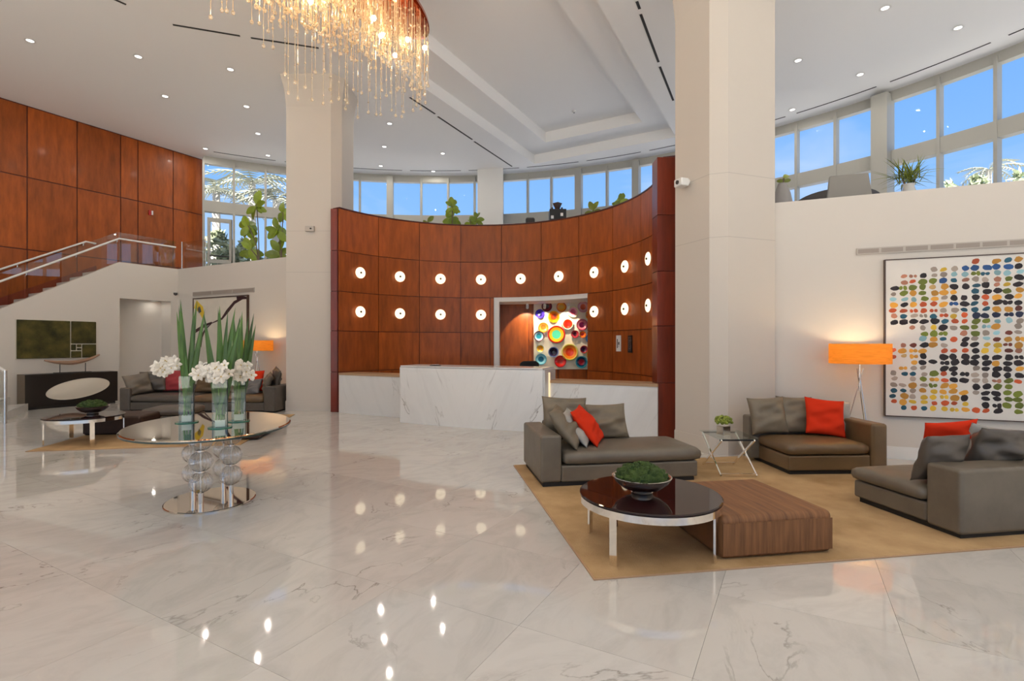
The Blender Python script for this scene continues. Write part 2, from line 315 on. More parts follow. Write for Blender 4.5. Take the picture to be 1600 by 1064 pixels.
# ceiling with stepped tray
CU0, CU1, CV0, CV1 = -3.0, 15.3, -7.63, -3.05
outer = [uv(CU0, CV0), uv(CU0, CV1), uv(CU1, CV1), uv(CU1, CV0)]
ins = .78
inner = [uv(CU0 + ins, CV0 + ins), uv(CU0 + ins, CV1 - ins), uv(CU1 - ins, CV1 - ins), uv(CU1 - ins, CV0 + ins)]
bm = bmesh.new()
def loop(pts, z):
    vs = [bm.verts.new((p[0], p[1], z)) for p in pts]; return vs, [bm.edges.new((vs[i], vs[(i + 1) % len(vs)])) for i in range(len(vs))]
out_poly = [Vector((-14, -7)), Vector((11.53, -7))] + arcpts[::-1] + [WOOD_A, WOOD_B]
bp, e1 = loop(out_poly, CEIL); ov, e2 = loop(outer, CEIL)
bmesh.ops.triangle_fill(bm, edges=e1 + e2, use_beauty=True)
o1, _ = loop(outer, CEIL + .30)
for i in range(4): bm.faces.new((ov[i], ov[(i + 1) % 4], o1[(i + 1) % 4], o1[i]))
i1, _ = loop(inner, CEIL + .30)
for i in range(4): bm.faces.new((o1[i], o1[(i + 1) % 4], i1[(i + 1) % 4], i1[i]))
i2, _ = loop(inner, CEIL + .62)
for i in range(4): bm.faces.new((i1[i], i1[(i + 1) % 4], i2[(i + 1) % 4], i2[i]))
bm.faces.new(i2)
me = bpy.data.meshes.new('ceiling'); bm.to_mesh(me); bm.free(); me.materials.append(MATS['ceiling_paint'])
ce = bpy.data.objects.new('ceiling', me); COL.objects.link(ce); struct(ce, 'high white ceiling with a long stepped rectangular tray', 'ceiling')

# outer walls of the hall out of view
def wall(name, A, B, z0, z1, t, m, side):
    n = side * t; return struct(MB().plate([P3(A, z0), P3(B, z0), P3(B, z1), P3(A, z1)], (n.x, n.y, 0)).build(name, m))
wall('wall_left', Vector((-14, -7)), WOOD_B, 0, CEIL, .2, 'plaster', Vector((-1, 0)))
wall('wall_right', Vector((11.53, -7)), Vector((11.53, 4.15)), 0, CEIL, .2, 'plaster', Vector((1, 0)))
# entrance glazing behind the viewer
wf = MB()
for z0, z1 in ((0, .12), (3.2, 3.45), (7.2, 7.5)): wf.box(-14, 11.53, -7.15, -6.95, z0, z1)
for k in range(14): x_ = -14 + k * 25.53 / 13; wf.box(x_ - .06, x_ + .06, -7.15, -6.95, 0, 7.5)
wf = struct(wf.build('window_2', 'frame_white'), 'tall glazed entrance front', 'window')
MB().box(-14, 11.53, -7.06, -7.05, .1, 7.3).build('glazing', 'window_glass', wf)

# right wall with parapet
pr = lambda x, y: (lambda p: (p, H + (HY - y) / F * p.y))(hit(x, WR_A, WR_B))
wr = wall('wall_right_lower', WR_A, WR_B, 0, 3.48, .25, 'plaster', -WR_N)
b0, b1 = WR_A + WR_DIR * .3, WR_B
struct(MB().plate([P3(b0, 0), P3(b1, 0), P3(b1, .16), P3(b0, .16)], (WR_N.x * .018, WR_N.y * .018, 0)).build('baseboard_right', 'white_paint'))

# left white wall with stair slope and doorway
def wl(s, z): q = CORNER + WL_DIR * s; return (q.x, q.y, z)
def wl_s(x): return (hit(x, CORNER, CORNER + WL_DIR * 5) - CORNER).dot(WL_DIR)
s_top, s_door0, s_door1 = wl_s(187), wl_s(267), wl_s(187)
PAR = 3.65; slope = (PAR - 2.27) / (wl_s(0) - s_top)
s_end = s_top + (PAR - .5) / slope
n = -WL_N * .2
struct(MB().plate([wl(0, 0), wl(s_door0, 0), wl(s_door0, 2.7), wl(s_door1, 2.7), wl(s_door1, 0), wl(s_end, 0), wl(s_end, .5), wl(s_top, PAR), wl(0, PAR)], (n.x, n.y, 0)).build('wall_stair', 'plaster'),
       'white plaster wall under the stair with sloping top and a doorway', 'wall')
# doorway recess
rec = MB(); D = -WL_N
def wlq(s, d, z): q = CORNER + WL_DIR * s + D.normalized() * d; return (q.x, q.y, z)
rec.add([wlq(s_door0, .2, 0), wlq(s_door0, .2, 2.72), wlq(s_door0, .5, 2.72), wlq(s_door0, .5, 0), wlq(s_door1, .2, 0), wlq(s_door1, .2, 2.72), wlq(s_door1, .5, 2.72), wlq(s_door1, .5, 0)],
        [(0, 1, 2, 3), (4, 5, 6, 7), (3, 2, 6, 7), (1, 2, 6, 5)])
struct(rec.build('wall_recess', 'plaster'), 'beige lined recess behind the doorway', 'wall')
ws_end = CORNER + WS_DIR * 5.9
wall('wall_seating', CORNER, ws_end, 0, PAR, .2, 'plaster', -WS_N)
b0, b1 = CORNER, ws_end
struct(MB().plate([P3(b0, 0), P3(b1, 0), P3(b1, .16), P3(b0, .16)], (WS_N.x * .018, WS_N.y * .018, 0)).build('baseboard_left', 'white_paint'))

# mezzanine slab
sc_c, sc_r = Vector((-.815, 9.388)), 3.468
mez = [WR_B + Vector((0, .1)), WR_A - WR_N * .1, Vector((2.95, 8.3))] + [arc_pt(R(a), sc_r + .25, sc_c) for a in range(105, -61, -12)] + [Vector((-4.6, 12.4)), ws_end - WS_N * .1, CORNER, CORNER - WL_N * .9, WOOD_A] + arcpts
struct(MB().prism(mez, MEZ - .3, MEZ).build('floor_mezzanine', 'plaster'), 'mezzanine floor slab', 'floor')

# window arc: frame, mullions, panes
win = MB()
def arcbeam(mb, r0, r1, z0, z1, n=60, a0=aL, a1=aR):
    for i in range(n):
        a, b = a0 + (a1 - a0) * i / n, a0 + (a1 - a0) * (i + 1) / n
        mb.prism([arc_pt(a, r0), arc_pt(b, r0), arc_pt(b, r1), arc_pt(a, r1)], z0, z1)
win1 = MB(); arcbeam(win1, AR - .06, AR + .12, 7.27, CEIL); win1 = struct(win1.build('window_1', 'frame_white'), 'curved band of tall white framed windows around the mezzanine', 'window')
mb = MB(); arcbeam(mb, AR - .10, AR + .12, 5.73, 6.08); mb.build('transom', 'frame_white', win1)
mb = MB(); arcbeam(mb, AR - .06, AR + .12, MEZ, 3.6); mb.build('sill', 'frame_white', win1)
mull = [(318, 0), (365.5, 0), (415, 0), (465, 0), (515, 0), (562.5, 0), (610, 1), (658.5, 0), (700.6, 0), (742, 0), (785, 0), (825, 0), (862, 0), (905, 1), (949, 0), (995, 1), (1040, 0), (1085, 0), (1135, 0), (1188, 0), (1245.7, 0), (1307, 0), (1382, 2), (1469, 0), (1559, 0)]
ma = [(ang(arc_hit(x_)), k) for x_, k in mull]
while ma[-1][0] + .08 < aR: ma.append((ma[-1][0] + .068, 0))
for a, k in ma:
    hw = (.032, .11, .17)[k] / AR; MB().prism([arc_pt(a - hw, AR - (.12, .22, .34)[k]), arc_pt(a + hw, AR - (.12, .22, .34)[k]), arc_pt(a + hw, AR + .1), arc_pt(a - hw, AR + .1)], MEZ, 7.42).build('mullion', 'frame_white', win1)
for i in range(len(ma) - 1):
    a, b = ma[i][0], ma[i + 1][0]
    for z0, z1 in ((3.6, 5.73), (6.08, 7.27)):
        p, q = arc_pt(a, AR + .03), arc_pt(b, AR + .03); MB().plate([P3(p, z0), P3(q, z0), P3(q, z1), P3(p, z1)], (0, .006, 0)).build('pane', 'window_glass', win1)
# glazed door in the first bay: stiles, rails, push bar
a, b = ma[0][0], ma[1][0]; da = b - a
door = MB()
for f0, f1, z0, z1 in ((.12, .2, 3.6, 5.5), (.84, .92, 3.6, 5.5), (.12, .92, 5.42, 5.55), (.12, .92, 4.1, 4.22)):
    p, q = arc_pt(a + da * f0, AR - .05), arc_pt(a + da * f1, AR - .05); door.plate([P3(p, z0), P3(q, z0), P3(q, z1), P3(p, z1)], (0, .05, 0))
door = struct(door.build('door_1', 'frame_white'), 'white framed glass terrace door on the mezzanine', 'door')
p, q = arc_pt(a + da * .2, AR - .12), arc_pt(a + da * .84, AR - .12); MB().tube([P3(p, 4.32), P3(q, 4.32)], .02).build('push_bar', 'black', door)
# white pier before the glazing
p0, p1 = arc_hit(746, AR - .7), arc_hit(786, AR - .7)
struct(MB().prism([p0, p1, p1 + Vector((0, .55)), p0 + Vector((0, .55))], MEZ, CEIL).build('column_mezzanine', 'white_paint'), 'broad white pier between the mezzanine windows', 'column')

# wood wall on the left: backing and panels
wd = (WOOD_A - WOOD_B).normalized(); wn = Vector((wd.y, -wd.x))
if wn.x < 0: wn = -wn
ww = wall('wall_wood', WOOD_B, WOOD_A, 0, CEIL, .15, 'cherry_dark', -wn); ww['label'] = 'tall reddish cherry wood panelled wall beside the stair'
def wood_s(x): return (hit(x, WOOD_B, WOOD_A) - WOOD_B).dot(wd)
ss = [0.02, wood_s(-38), wood_s(42), wood_s(120), wood_s(188), wood_s(215), wood_s(270), wood_s(318)]
zz = [0.1, .35, 2.08, 3.87, 5.69, CEIL - .02]
for i in range(len(ss) - 1):
    for j in range(len(zz) - 1):
        A, B = WOOD_B + wd * (ss[i] + .012), WOOD_B + wd * (ss[i + 1] - .012); z0, z1 = zz[j] + .012, zz[j + 1] - .012
        L = (B - A).length; o = MB().box(-L / 2, L / 2, -.02, .004, -(z1 - z0) / 2, (z1 - z0) / 2).build('panel', 'cherry', ww, bev=.003, seg=1)
        c = (A + B) / 2; o.location = (c.x, c.y, (z0 + z1) / 2); o.rotation_euler = (0, 0, math.atan2(wd.y, wd.x))
A = WOOD_A; MB().plate([P3(A, 0), P3(A + wn * .03, 0), P3(A + wn * .03, CEIL), P3(A, CEIL)], (wd.x * .02, wd.y * .02, 0)).build('end_cap', 'cherry_post', ww)

# curved reception wall
def cpt(a, r=sc_r): return arc_pt(a, r, sc_c)
ANG0, STEP = -58.8, 17.0
edges = [ANG0 + STEP * i for i in range(11)]
rows = [0, .88, 1.78, 2.65, 3.54, 4.46]
OP0, OP1 = 6.0, 47.3                       # opening
def carc(mb, a0, a1, r0, r1, z0, z1, n=None):
    n = n or max(2, int((a1 - a0) / 2))
    for_in = [cpt(R(a0 + (a1 - a0) * i / n), r0) for i in range(n + 1)]; out = [cpt(R(a0 + (a1 - a0) * i / n), r1) for i in range(n + 1)]
    return mb.prism(for_in + out[::-1], z0, z1)
mb = MB(); carc(mb, ANG0, OP0, sc_r + .02, sc_r + .2, 0, 4.46); carc(mb, OP1, 110.6, sc_r + .02, sc_r + .2, 0, 4.46); carc(mb, OP0, OP1, sc_r + .02, sc_r + .2, 2.67, 4.46)
wc = struct(mb.build('wall_reception', 'cherry_dark'), 'concave curved cherry wood wall behind the reception desk', 'wall')
def cpanel(a0, a1, z0, z1):
    ga = math.degrees(.007 / sc_r); am = R((a0 + a1) / 2); n = 6; c = cpt(am)
    def loc(a, r): q = cpt(a, r) - c; return (q.x * math.cos(am) - q.y * math.sin(am), q.x * math.sin(am) + q.y * math.cos(am))
    aa = [R(a0 + ga + (a1 - a0 - 2 * ga) * i / n) for i in range(n + 1)]
    poly = [loc(a, sc_r - .012) for a in aa] + [loc(a, sc_r + .02) for a in aa[::-1]]
    hh = (z1 - z0) / 2 - .007
    o = MB().prism(poly, -hh, hh).build('panel', 'cherry', wc, smooth=True); o.location = (c.x, c.y, (z0 + z1) / 2); o.rotation_euler = (0, 0, -am)
for j in range(5):
    for i in range(10):
        a0, a1 = edges[i], min(edges[i + 1], 110.4); z0, z1 = rows[j], rows[j + 1]
        if j < 3:
            if a0 >= OP0 - 2 and a1 <= OP1: continue
            if a0 < OP0 < a1 and a1 < OP1:
                if OP0 - a0 > 2: cpanel(a0, OP0 - 1.6, z0, z1); cpanel(OP0 - 1.6, OP0, z0, z1)
                continue
            if a0 < OP1 < a1: cpanel(OP1, a1, z0, z1); continue
        cpanel(a0, a1, z0, z1)
mb = MB(); carc(mb, ANG0, 110.6, sc_r - .02, sc_r + .2, 4.46, 4.485, 60); mb.build('cap', 'cherry_dark', wc)
# end posts
def post(name, xa, xb, y, depth, mirror, lab):
    d = (H) * F / (y - HY); A, B = Vector(((xa - 800) / F * d, d)), Vector(((xb - 800) / F * d, d))
    p = struct(MB().prism([A + Vector((.01, .02)), B + Vector((-.01, .02)), B + Vector((-.01 , depth)), A + Vector((.01, depth))], 0, 4.46).build(name, 'cherry_dark'), lab, 'post')
    for j in range(5):
        MB().prism([A, B, B + Vector((0, depth)), A + Vector((0, depth))], rows[j] + .004, rows[j + 1] - .004).build('panel', 'cherry_post', p, bev=.004, seg=1)
    return p
post('trim_1', 516.5, 529.5, 644, .35, False, 'dark cherry wood end post of the curved wall beside the left column')
post('trim_2', 1027, 1056, 685, .30, True, 'broad dark cherry wood end post of the curved wall beside the right column')
# opening lining and back office
mb = MB(); c0, c1 = cpt(R(OP0)), cpt(R(OP1))
mb.prism([c0, c0 + Vector((.13, 0)), c0 + Vector((.13, .9)), c0 + Vector((0, .9))], 0, 2.65)
carc(mb, OP0, OP1, sc_r, sc_r + .9, 2.55, 2.66)
struct(mb.build('trim_3', 'white_paint'), 'white lining of the opening behind reception', 'trim')
bw = struct(MB().box(-.9, 3.6, 13.85, 14.0, 0, 3.1).build('wall_office', 'cherry_dark'), 'cherry panelled back wall seen through the opening', 'wall')
for i, (xa, xb) in enumerate(((-.9, -.35), (-.35, .45), (.45, .55), (.55, 1.25), (1.25, 2.0), (2.0, 3.0))):
    for z0, z1 in ((0, .88), (.88, 3.1)):
        MB().box(xa + .006, xb - .006, 13.83, 13.85, z0 + .006, z1 - .006).build('panel', 'cherry', bw)

# left column
struct(MB().prism([(-5.05, 11.45), (-4.05, 11.45), (-3.87, 11.65), (-3.87, 12.5), (-5.05, 12.5)], 0, 6.8).build('column_left', 'column_plaster'), 'tall plaster column between the seating area and reception', 'column')
def capital(name, poly, z0, z1, k):
    c = sum((Vector(p) for p in poly), Vector((0, 0))) / len(poly); n = len(poly); top = [c + (Vector(p) - c) * k for p in poly]
    return MB().add([P3(p, z0) for p in poly] + [P3(p, z1) for p in top], [(i, (i + 1) % n, n + (i + 1) % n, n + i) for i in range(n)] + [tuple(range(n))[::-1], tuple(range(n, 2 * n))]).build(name, 'column_plaster', bpy.data.objects[name.split('|')[0]] if 0 else None)
def column_extra(col, poly, zc, joints, k):
    c = sum((Vector(p) for p in poly), Vector((0, 0))) / len(poly); n = len(poly)
    m1 = [c + (Vector(p) - c) * (1 + (k - 1) * .35) for p in poly]; m2 = [c + (Vector(p) - c) * k for p in poly]; zm = zc + (CEIL - zc) * .55
    MB().add([P3(p, zc) for p in poly] + [P3(p, zm) for p in m1] + [P3(p, CEIL) for p in m2], [(r * n + i, r * n + (i + 1) % n, (r + 1) * n + (i + 1) % n, (r + 1) * n + i) for r in (0, 1) for i in range(n)]).build('capital', 'column_plaster', col)
    for z in joints:
        q = [c + (Vector(p) - c) * 1.002 for p in poly]; MB().prism(q, z - .004, z + .004).build('joint', 'vent_metal', col)
    q = [c + (Vector(p) - c) * 1.02 for p in poly]; MB().prism(q, 0, .22).build('base', 'column_plaster', col)
colL = bpy.data.objects['column_left']
column_extra(colL, [(-5.05, 11.45), (-4.05, 11.45), (-3.87, 11.65), (-3.87, 12.5), (-5.05, 12.5)], 6.8, (4.02, 3.1), 1.16)
rp = [(2.42, 7.59), (2.68, 6.95), (2.90, 6.87), (3.67, 7.145), (3.75, 7.6), (3.2, 8.0), (2.6, 8.0)]
colR = struct(MB().prism(rp, 0, 6.25).build('column_right', 'column_plaster'), 'massive faceted plaster column beside the right seating area', 'column')
column_extra(colR, rp, 6.25, (3.8, 2.94), 1.35)

# ================================================================== CEILING FITTINGS
dl0 = None
def downlight(x, y, z=CEIL, lamp=True, group='recessed ceiling downlights', label='small round recessed white downlight in the high ceiling', power=None):
    t = thing('downlight', label, 'downlight', (x, y, z), 0, group)
    MB().lathe([(.085, -.004), (.095, -.012), (.062, -.012), (.06, -.002), (.085, -.001)], 20).build('trim_ring', 'white_paint', t)
    MB().lathe([(.001, -.006), (.06, -.006), (.06, -.003), (.001, -.003)], 16).build('lens', 'downlight_lens', t)
    if lamp:
        l = bpy.data.lights.new('downlight_lamp', 'AREA'); l.shape = 'DISK'; l.size = .07; l.energy = power or DOWNLIGHT_W; l.color = (1, .93, .83)
        lo = bpy.data.objects.new('downlight_lamp', l); COL.objects.link(lo); lo.parent = t; lo.location = (0, 0, -.03)
for x, y in ((47, 63), (216, 88), (360, 108), (258, 150), (385, 166), (403, 208.5), (321, 232), (418.7, 242.6), (608.7, 192.8), (600.5, 228.8), (691.8, 239.5), (595, 259), (677, 267.6),
             (1383, 12), (1497, 43), (1247, 94), (1344, 116), (1238, 171)):
    p = gp(x, y, CEIL); downlight(p.x, p.y)
for u_ in (-6, -2.5, 1.0, 4.2):
    for v_ in (-10.6, -8.6, -2.0, .4, 2.6, 5.2, 7.6):
        p = uv(u_, v_)
        if -13.2 < p.x < 10.8 and -6.3 < p.y < 9 and math.hypot(p.x - AC.x, p.y - AC.y) < AR - 1: downlight(p.x, p.y, power=DOWNLIGHT_W * .6)
p = CORNER + WL_DIR * (s_door0 + s_door1) / 2 * .6 - WL_N * .3
downlight(p.x, p.y, 2.72, True, 'recess downlight', 'small round downlight in the doorway recess ceiling', .8)
# linear air slots
def slot(xa, ya, xb, yb, wd_=.05):
    a, b = gp(xa, ya, CEIL), gp(xb, yb, CEIL); c = (a + b) / 2; L = (b - a).length; r = math.atan2(b.y - a.y, b.x - a.x)
    t = thing('air_slot', 'long narrow dark air slot in the white ceiling', 'air vent', (c.x, c.y, CEIL), r, 'linear ceiling air slots')
    MB().box(-L / 2, L / 2, -wd_ / 2, wd_ / 2, -.004, -.001).build('slot', 'slot_black', t); MB().box(-L / 2 - .02, L / 2 + .02, wd_ / 2, wd_ / 2 + .015, -.006, -.001).build('trim_edge', 'white_paint', t)
for s_ in ((270, 38.5, 375, 56), (392, 59, 498, 75), (150, -14, 197, 7), (995, 2, 999.5, 14), (1001, 22, 1029, 97), (1031, 104, 1052, 157), (640, 152, 680, 178), (684, 182, 738, 218), (741, 221, 800, 260)): slot(*s_)
def aslot(a, b):
    mb = MB(); arcbeam(mb, AR - .62, AR - .58, CEIL - .005, CEIL - .001, 8, a, b); tag(mb.build('air_slot', 'slot_black'), 'thin curved air slot following the window band in the ceiling', 'air vent', 'curved air slots by the windows')
a = aL + .02
while a < aR - .2: aslot(a, a + .13); a += .15
p = gp(897, 173, 8.12)
t = thing('smoke_detector', 'small round smoke detector in the ceiling tray', 'detector', (p.x, p.y, CEIL + .62)); MB().lathe([(.001, -.05), (.04, -.05), (.06, -.02), (.06, 0), (.001, 0)], 20).build('housing', 'white_paint', t); MB().lathe([(.001, -.07), (.015, -.07), (.015, -.05)], 10).build('sensor', 'chair_dark', t)

# ================================================================== CHANDELIER
CH_U, CH_V, CH_A, CH_B, CH_Z = 4.6, -5.95, 2.8, .78, 7.05
cc = uv(CH_U, CH_V); chr_ = math.atan2(U.y, U.x)
ch = thing('chandelier', 'long oval chandelier of hanging glass strands with glowing bulbs under a copper plate', 'chandelier', (cc.x, cc.y, CH_Z), chr_)
MB().lathe([(.001, 0), (.96, 0), (1, .02), (1, .07), (.97, .09), (.001, .09)], 72, sx=CH_A, sy=CH_B).build('ceiling_plate', 'copper_mirror', ch)
for sx in (-.7, 0, .7): MB().tube([(sx * CH_A, 0, .08), (sx * CH_A, 0, CEIL + .62 - CH_Z)], .006, 6).build('suspension_cable', 'steel', ch)
def strand_mesh(L, k):
    mb = MB(); rnd = random.Random(k); mb.tube([(0, 0, 0), (0, 0, -L)], .005, 5); z = -.12 - rnd.random() * .2
    while z > -L + .08: mb.ball((0, 0, z), .009 + rnd.random() * .011, 6, 4); z -= .10 + rnd.random() * .25
    mb.lathe([(.008, -.0), (.022, -.016), (.026, -.034), (.018, -.052), (.001, -.06)], 8, (0, 0, -L)); return mb
protos = {}
rnd = random.Random(3); cnt = 0; rest = MB()
spots = []
for ring, n_ in ((.97, 84), (.9, 90), (.78, 150), (.64, 150), (.5, 130), (.36, 90), (.2, 50)):
    for k in range(n_):
        a = 2 * math.pi * (k + rnd.random() * .7) / n_; q = ring + rnd.uniform(-.04, .03)
        if ring > .95: L = rnd.uniform(1.12, 1.42)
        elif ring > .85: L = rnd.uniform(.85, 1.25)
        else: L = rnd.uniform(.7, .98) - (1 - ring) * .1
        L += (.38 if math.cos(a) > .1 else -.12) * max(0, math.sin(a)) * (ring > .85) - (.12 if math.cos(a) > .75 else 0)
        spots.append((q * math.cos(a) * CH_A, q * math.sin(a) * CH_B, round(L * 12) / 12, k % 3))
spots.sort(key=lambda s_: -(s_[0] + .3 * abs(s_[1])))
for i, (x, y, L, k) in enumerate(spots):
    if i < 290:
        key = (L, k)
        if key not in protos: o = protos[key] = strand_mesh(L, k).build('glass_strand', 'crystal', ch)
        else: o = inst(protos[key], ch)
        o.location = (x, y, 0)
    else:
        m_ = strand_mesh(L, k); rest.add([(a_ + x, b_ + y, c_) for a_, b_, c_ in m_.v], m_.f)
o = rest.build('glass_strand_mass', 'crystal', ch); o['kind'] = 'stuff'
for k in range(30):
    x, y, z = rnd.uniform(-.85, .88) * CH_A, rnd.uniform(-.5, .5) * CH_B, -rnd.uniform(.35, .75)
    b = MB().tube([(x, y, 0), (x, y, z)], .008, 6).build('bulb_stem', 'steel', ch); MB().ball((x, y, z), .038, 12, 8).build('bulb', 'bulb_glow', b, smooth=True)

# ================================================================== RECEPTION
DL, DR_ = Vector((-3.77, 11.15)), Vector((2.29, 8.05)); dd = (DR_ - DL).normalized(); dn = Vector((-dd.y, dd.x))   # dn points to the back
HA, HB = Vector((-2.13, 9.78)), Vector((.52, 8.66)); hd = (HB - HA).normalized(); hn = Vector((-hd.y, hd.x))
desk = thing('reception_desk', 'long white marble reception desk with a raised bookmatched centre', 'reception desk', P3((HA + HB) / 2, 0), math.atan2(hd.y, hd.x))
Mi = Matrix.Rotation(-math.atan2(hd.y, hd.x), 2)
def dk(p): return Mi @ (Vector(p) - (HA + HB) / 2)
def bow(t): return -.10 * (1 - (2 * t - 1) ** 2)
hl = (HB - HA).length
poly = [((t / 12 - .5) * hl, bow(t / 12) + .0) for t in range(13)]
pf = poly + [(x_, .06 + y_) for x_, y_ in poly[::-1]]
MB().prism(pf, 0, 1.07).build('marble_front', 'marble_desk', desk)
MB().prism(poly + [(hl / 2, .62), (-hl / 2, .62)], 1.05, 1.085).build('counter_top', 'marble_desk', desk)
for s_ in (-1, 1): MB().box(s_ * hl / 2 - .03, s_ * hl / 2 + .03, .02, .6, 0, 1.05).build('end_panel', 'marble_desk', desk)
MB().box(hl / 2 + .03, hl / 2 + .045, .22, .26, .02, 1.0).build('light_strip', 'warm_strip', desk)
for nm, t0_, t1_ in (('low_counter', 0, .265), ('low_counter', .715, 1)):
    A, B = DL.lerp(DR_, t0_), DL.lerp(DR_, t1_)
    q = [dk(A), dk(B), dk(B + dn * .05), dk(A + dn * .05)]; o = MB().prism(q, 0, .82).build(nm, 'marble_desk', desk)
    q = [dk(A - dn * .01), dk(B - dn * .01), dk(B + dn * .5), dk(A + dn * .5)]; MB().prism(q, .82, .865).build('ledge', 'tan', o)
# sconces
def sconce(a, z, row):
    p = cpt(R(a), sc_r - .015)
    t = thing('wall_sconce', f'round glowing white disc sconce with dark centre knob, {row} row on the curved wood wall', 'wall light', P3(p, z), -R(a), f'{row} row of disc sconces')
    MB().lathe([(.001, 0), (.075, 0), (.075, .05), (.001, .05)], 20).build('back_plate', 'chrome', t, rot=(R(90), 0, 0))
    MB().lathe([(.001, .055), (.115, .055), (.126, .065), (.126, .078), (.115, .088), (.001, .092)], 32).build('glass_disc', 'sconce_glow', t, rot=(R(90), 0, 0), smooth=True)
    MB().lathe([(.022, .088), (.024, .10), (.016, .112), (.001, .115)], 12).build('finial', 'black', t, rot=(R(90), 0, 0))
for i in range(10):
    am = ANG0 + STEP * (i + .5)
    if am > 110: continue
    sconce(am, 3.10, 'upper')
    if am < 3 or am > 50: sconce(am, 2.22, 'lower')
# signs
def csign(xa, xb, ya, yb, name, m, lab, ink):
    p = arc_hit((xa + xb) / 2, sc_r - .014, sc_c); a = ang(p, sc_c); s_ = p.y / F; z0, z1 = H + (HY - yb) * s_, H + (HY - ya) * s_; wd_ = .145
    t = thing(name, lab, 'sign', P3(p, (z0 + z1) / 2), -a); hh = (z1 - z0) / 2
    MB().box(-wd_ / 2, wd_ / 2, -.02, 0, -hh, hh).build('plate', m, t)
    mb = MB(); r_ = random.Random(len(lab))
    if ink == 'sign_ink':
        mb.box(-.045, -.02, -.022, -.02, -hh * .6, hh * .55); mb.box(.0, .035, -.022, -.02, -.03, .03); mb.box(.012, .02, -.022, -.02, -hh * .45, -.05)
    else:
        for k in range(9): zz_ = hh * .75 - k * hh * .18; mb.box(-.05, -.05 + r_.uniform(.03, .06), -.022, -.02, zz_ - .006, zz_); mb.box(.015, .015 + r_.uniform(.02, .04), -.022, -.02, zz_ - .006, zz_)
    mb.build('print', ink, t)
csign(962, 972.5, 524, 549, 'notice_plate', 'sign_white', 'white notice plate on the curved wood wall', 'sign_ink')
csign(979.5, 991, 524, 551, 'rate_board', 'black', 'black notice board with rows of small grey text on the curved wood wall', 'sign_grey')
# glass disc wall art
AY = 13.78
ax0, ax1 = (834 - 800) / F * AY, (932 - 800) / F * AY; az0, az1 = H + (HY - 577) / F * AY, H + (HY - 470) / F * AY
art = thing('glass_disc_art', 'pale wall panel covered with colourful round blown glass plates behind reception', 'wall art', ((ax0 + ax1) / 2, AY, az0))
MB().box(-(ax1 - ax0) / 2, (ax1 - ax0) / 2, 0, .04, 0, az1 - az0).build('backing_panel', 'art_panel', art, loc=(0, 0, 0))
hexc = lambda s_: tuple(int(s_[i:i + 2], 16) / 255 for i in (0, 2, 4))
discs = [(668, 205, 58, '5a1020 8c2a35 400812'), (593, 288, 52, '2a1a90 4530b0 1a1050'), (830, 212, 55, 'd05010 f0a030 e8b040'), (745, 320, 66, 'f0b020 f08010 d04010'), (960, 265, 62, 'e8e0b0 e8a0b0 d05070'), (1070, 210, 62, 'd89098 e0a0a0 d05030'),
         (900, 400, 62, 'c8e0c0 d03010 f02010'), (1058, 408, 64, 'a03048 d07080 501030'), (630, 438, 56, 'f09020 f0b050 c07020'), (775, 515, 98, 'b02010 e8b020 50c8a0'), (582, 535, 58, '601828 a8d8e8 2890a8'), (980, 512, 44, 'a02838 c04048 501828'), (1065, 515, 38, 'e06020 f08030 d03020'),
         (595, 672, 46, 'c0d0c0 f0b020 f0a010'), (742, 710, 58, '7080b0 201838 181028'), (922, 710, 92, 'e0d060 f08020 e04018'), (1080, 680, 44, 'd05020 702048 401038'), (605, 790, 62, '60b0c8 90d0e0 2080a0'), (818, 812, 66, 'b01018 d02018 c03020'), (1052, 820, 66, '2090a8 103858 a02030'), (1150, 300, 55, 'f0a020 d06020 a03020'), (1160, 560, 60, '3070b0 70b0d0 204080'), (1165, 740, 58, 'e0c040 c04020 801818')]
for x, y, r_, cs in discs:
    px, py = 760 + x / 7.094, 450 + y / 7.094; p = at(px, py, AY - .02); rr = r_ / 7.094 / F * AY
    c3 = [hexc(q) for q in cs.split()]
    o = MB().lathe([(.001, .025), (rr * .14, .02), (rr * .5, .03), (rr * .52, .032), (rr * .84, .055), (rr * .86, .058), (rr, .075), (rr, .07), (rr * .3, .006), (.001, .0)], 28, cols=[c3[2], c3[2], c3[1], c3[1], c3[0], c3[0], c3[0], c3[0], c3[0]]).build('glass_plate', 'glass_discs', art, colors=True, smooth=False, rot=(R(90), 0, 0))
    o.location = (p.x - (ax0 + ax1) / 2, -.002, p.z - az0); o.data.polygons.foreach_set('use_smooth', [True] * len(o.data.polygons))
for x, y in ((824, 472), (851, 472), (888, 472)):
    p = at(x, y, 13.3)
    t = thing('track_spotlight', 'small white track spotlight aimed at the glass plate art', 'spotlight', (p.x, 13.3, 2.54), 0, 'track spotlights behind reception')
    MB().tube([(0, 0, .02), (0, 0, -.05)], .01).build('stem', 'white_paint', t); MB().tube([(0, -.05, -.03), (0, .06, -.11)], .035, 14).build('can', 'white_paint', t)
    l = bpy.data.lights.new('art_spot', 'SPOT'); l.energy = 42; l.spot_size = R(85); l.color = (1, .85, .62); l.shadow_soft_size = .03
    lo = bpy.data.objects.new('art_spot', l); COL.objects.link(lo); lo.parent = t; lo.location = (0, .08, -.13); lo.rotation_euler = (R(38), 0, 0)
